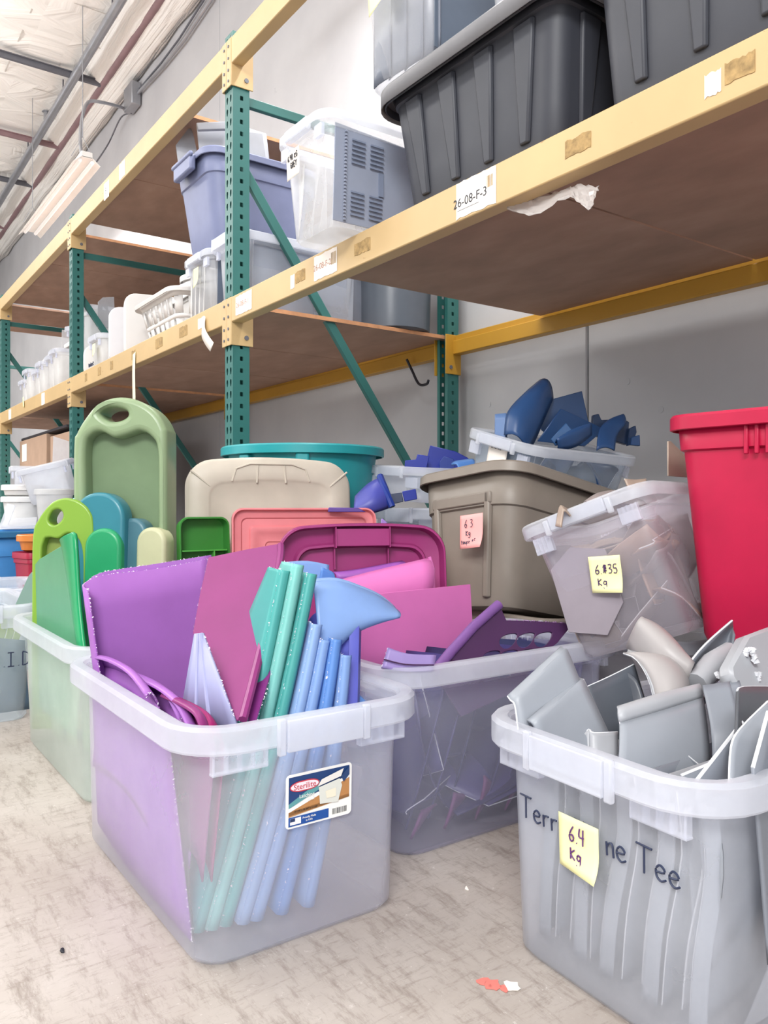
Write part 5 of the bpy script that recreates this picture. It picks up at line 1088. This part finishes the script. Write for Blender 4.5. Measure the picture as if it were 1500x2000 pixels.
bent('curved tan rim piece lying over the edge of the tilted bin', [(1140, 985, 1.86), (1165, 968, 1.88), (1200, 962, 1.9)], [(1150, 990, 1.83), (1175, 978, 1.84), (1205, 972, 1.86)], TAN[1], (0, 0, .01), 'A', name='tan_offcut')
bent('thin tan flap at the rim of the tilted bin below the navy scraps', [(1220, 936, 1.86), (1240, 938, 1.88), (1262, 936, 1.9)], [(1228, 955, 1.84), (1245, 955, 1.85), (1262, 948, 1.86)], TAN[0], None, 'A', name='tan_offcut')
# --- navy scraps on the taupe tote
NV = [plastic('#1f3f6b', .35, .08), plastic('#2a4a78', .35, .08), plastic('#1a3358', .35, .08)]
def poly(label, pts, D, m, name='navy_offcut', thick=.006, dd=None, bev=.002, group=None):
    dd = dd or [0]*len(pts); return plate(name, [at(a, b, D=D+e) for (a, b), e in zip(pts, dd)], m, label, 'offcut', group, thick=thick, bev=bev)
bent('large curled navy sheet rising at the label side of the navy scraps', [(1054, 743, 2.60), (1025, 768, 2.52), (992, 805, 2.46), (985, 850, 2.44)], [(1080, 778, 2.60), (1062, 820, 2.52), (1045, 860, 2.48), (1030, 885, 2.46)], NV[1], (.03, -.02, .02), 'B', name='navy_offcut')
poly('square cornered navy panel standing behind the navy strips', [(1056, 840), (1056, 786), (1136, 764), (1150, 830), (1100, 870)], 2.62, NV[0])
poly('tilted navy strip across the middle of the navy scraps', [(1048, 862), (1094, 798), (1180, 838), (1140, 872)], 2.52, NV[1], dd=[0, .04, .12, .1])
poly('small navy tab with a round boss in the front of the navy scraps', [(1075, 858), (1105, 826), (1118, 842), (1085, 872)], 2.44, plastic('#2f5583', .3, .08))
bent('rolled navy tube piece lying at the front of the navy scraps', [(1085, 866, 2.42), (1115, 842, 2.46), (1150, 834, 2.5)], [(1090, 880, 2.42), (1125, 872, 2.45), (1155, 850, 2.5)], NV[1], (.02, -.02, .02), '', name='navy_offcut')
bent('curved navy rim piece at the far side of the navy scraps', [(1165, 880, 2.52), (1170, 840, 2.56), (1190, 820, 2.6), (1215, 812, 2.62)], [(1200, 880, 2.54), (1205, 850, 2.58), (1220, 830, 2.6), (1222, 820, 2.62)], NV[1], (0, 0, .01), '', name='navy_offcut')
poly('dark navy block behind the curved navy rim piece', [(1152, 850), (1155, 812), (1165, 810), (1170, 822), (1212, 820), (1224, 826), (1220, 870)], 2.70, NV[2], thick=.03)
poly('navy hook piece at the end of the navy scraps', [(1222, 872), (1226, 838), (1238, 832), (1240, 845), (1232, 868)], 2.66, NV[2], thick=.02); poly('short navy stub beside the navy hook piece', [(1228, 870), (1230, 855), (1246, 850), (1247, 872)], 2.64, NV[1], thick=.02)
bent('pale blue grey rim end standing at the corner of the navy scraps', [(968, 868, 2.50), (968, 810, 2.52)], [(988, 868, 2.47), (990, 808, 2.5)], plastic('#5f7ba8', .35, .1), None, '', name='navy_offcut', thick=.012)
fill(MI, (-.20, -.13, .02), (.20, .13, .16), 9, NV, 'navy_offcut', 'navy offcut inside the shallow clear bin on the taupe tote', 'navy offcuts low in the shallow clear bin', 5, (.14, .2))
# --- royal blue scraps
RB = [plastic('#1a2f9c', .35, .1), plastic('#223a90', .35, .1), plastic('#4a4fa6', .4, .1)]
poly('large royal blue sheet standing before the rear upright', [(828, 920), (840, 870), (890, 882), (915, 895), (912, 925)], 3.25, RB[0]); poly('royal blue slab at the foot of the diagonal brace', [(789, 925), (791, 900), (812, 898), (815, 888), (838, 892), (830, 925)], 3.2, RB[0], thick=.03)
poly('dark royal blue notched piece beside the sky blue rim', [(857, 925), (858, 902), (866, 892), (885, 896), (890, 930)], 3.15, RB[1], thick=.02)
bent('sky blue tub rim poking out beside the navy bin', [(882, 908, 2.9), (890, 902, 2.92), (915, 900, 2.95)], [(892, 935, 2.86), (905, 935, 2.86), (925, 925, 2.88)], plastic('#5c8ed6', .35, .15), (.02, 0, .02), '', name='blue_offcut', thick=.008)
o = bent('royal blue tub half leaning in the clear bin beside the beige lid', [(694, 970, 2.72), (720, 945, 2.72), (742, 934, 2.74)], [(690, 1010, 2.66), (735, 1000, 2.66), (765, 990, 2.70)], RB[2], (.03, -.02, .0), '', name='tub_half', thick=.006)
mb = MB(); mb.tube(cr(px([(742, 930, 2.73), (752, 955, 2.69), (766, 990, 2.67)]), 4), .012, 8); obj('rolled_rim', mb, RB[1], o)
poly('flat royal blue piece deep in the clear bin of royal blue scraps', [(785, 960), (812, 955), (815, 975), (790, 980)], 2.85, RB[0]); poly('dark grey blue piece beside the flat royal blue piece', [(758, 965), (785, 962), (788, 980), (765, 985)], 2.85, plastic('#3d4660', .4, .05))
fill(MJ, (-.26, -.16, .05), (.26, .16, .34), 8, RB, 'blue_offcut', 'royal blue offcut inside the clear bin before the rear upright', 'royal blue offcuts low in the bin', 9, (.16, .26))
poly('thin violet lid edge peeping over the coral lid', [(640, 1000), (642, 991), (700, 992), (715, 1000)], 2.54, plastic('#5b3f8f', .4, .1), 'violet_offcut'); poly('small lilac scrap behind the coral lid', [(742, 1040), (745, 1012), (756, 1020), (758, 1036)], 2.5, plastic('#9a7cc8', .4, .1), 'violet_offcut')
# ------------------------------------------------------------ marks on the floor and wall
mb = MB(); random.seed(2)
for a, b, w_ in ((948, 1920, .03), (965, 1925, .03), (985, 1932, .02)):
    c = at(a, b, Z=0); pts = [c+Vector((math.cos(t)*w_*.5*random.uniform(.5, 1.1), math.sin(t)*w_*.5*random.uniform(.5, 1.1), .0008)) for t in [2*PI*i/12 for i in range(12)]]
    mb.prism(pts, (0, 0, .0006))
tag(obj('torn_sticker', mb, simple('faded_red_paper', '#d9786e', .8), flat=True), 'scrap of red and white sticker stuck to the concrete before the grey bin', 'sticker scrap')
c = at(1000, 1928, Z=0); mb = MB(); mb.prism([c+Vector((math.cos(t)*.014*random.uniform(.6, 1.2), math.sin(t)*.012*random.uniform(.6, 1.2), .001)) for t in [2*PI*i/11 for i in range(11)]], (0, 0, .0008)); tag(obj('torn_sticker', mb, M_PAPER, flat=True), 'white torn bit of sticker beside the red scrap on concrete', 'sticker scrap')
for a, b, lab in ((120, 1858, 'tiny dark pebble on the concrete before the rainbow bin'), (908, 1737, 'tiny white crumb on the concrete between the front bins')):
    mb = MB(); c = at(a, b, Z=0); mb.tube([c, c+Vector((.004, 0, .004)), c+Vector((.008, .002, .001))], [.001, .004, .001], 6); tag(obj('crumb', mb, M_INK if a < 500 else M_PAPER), lab, 'crumb')
for a, b in ((1290, 800), (1225, 745), (1320, 810), (955, 790)):
    mb = MB(); c = at(a, b, Y=WALLY-.001); mb.tube([c+Vector((0, .001, 0)), c+Vector((0, -.0005, 0))], .014, 12); o = obj('wall_plug', mb, M_WALL); tag(o, {1290: 'round filled plug scar on the concrete wall beside the red tote', 1225: 'small plug scar high on the lit part of the concrete wall', 1320: 'plug scar on the concrete wall over the red tote', 955: 'crescent scar on the concrete wall beside the rear upright'}[a], 'wall scar')
# every loose mesh gets its origin at its own base
for o in list(C.objects):
    if o.type == 'MESH' and o.parent is None and o.get('kind') != 'structure' and o.location.length < 1e-6:
        vs = o.data.vertices
        c = Vector(((min(v.co.x for v in vs)+max(v.co.x for v in vs))/2, (min(v.co.y for v in vs)+max(v.co.y for v in vs))/2, min(v.co.z for v in vs)))
        o.data.transform(Matrix.Translation(-c)); o.location = c
        stack = list(o.children)
        while stack:
            ch = stack.pop(); ch.data.transform(Matrix.Translation(-c)); stack += list(ch.children)
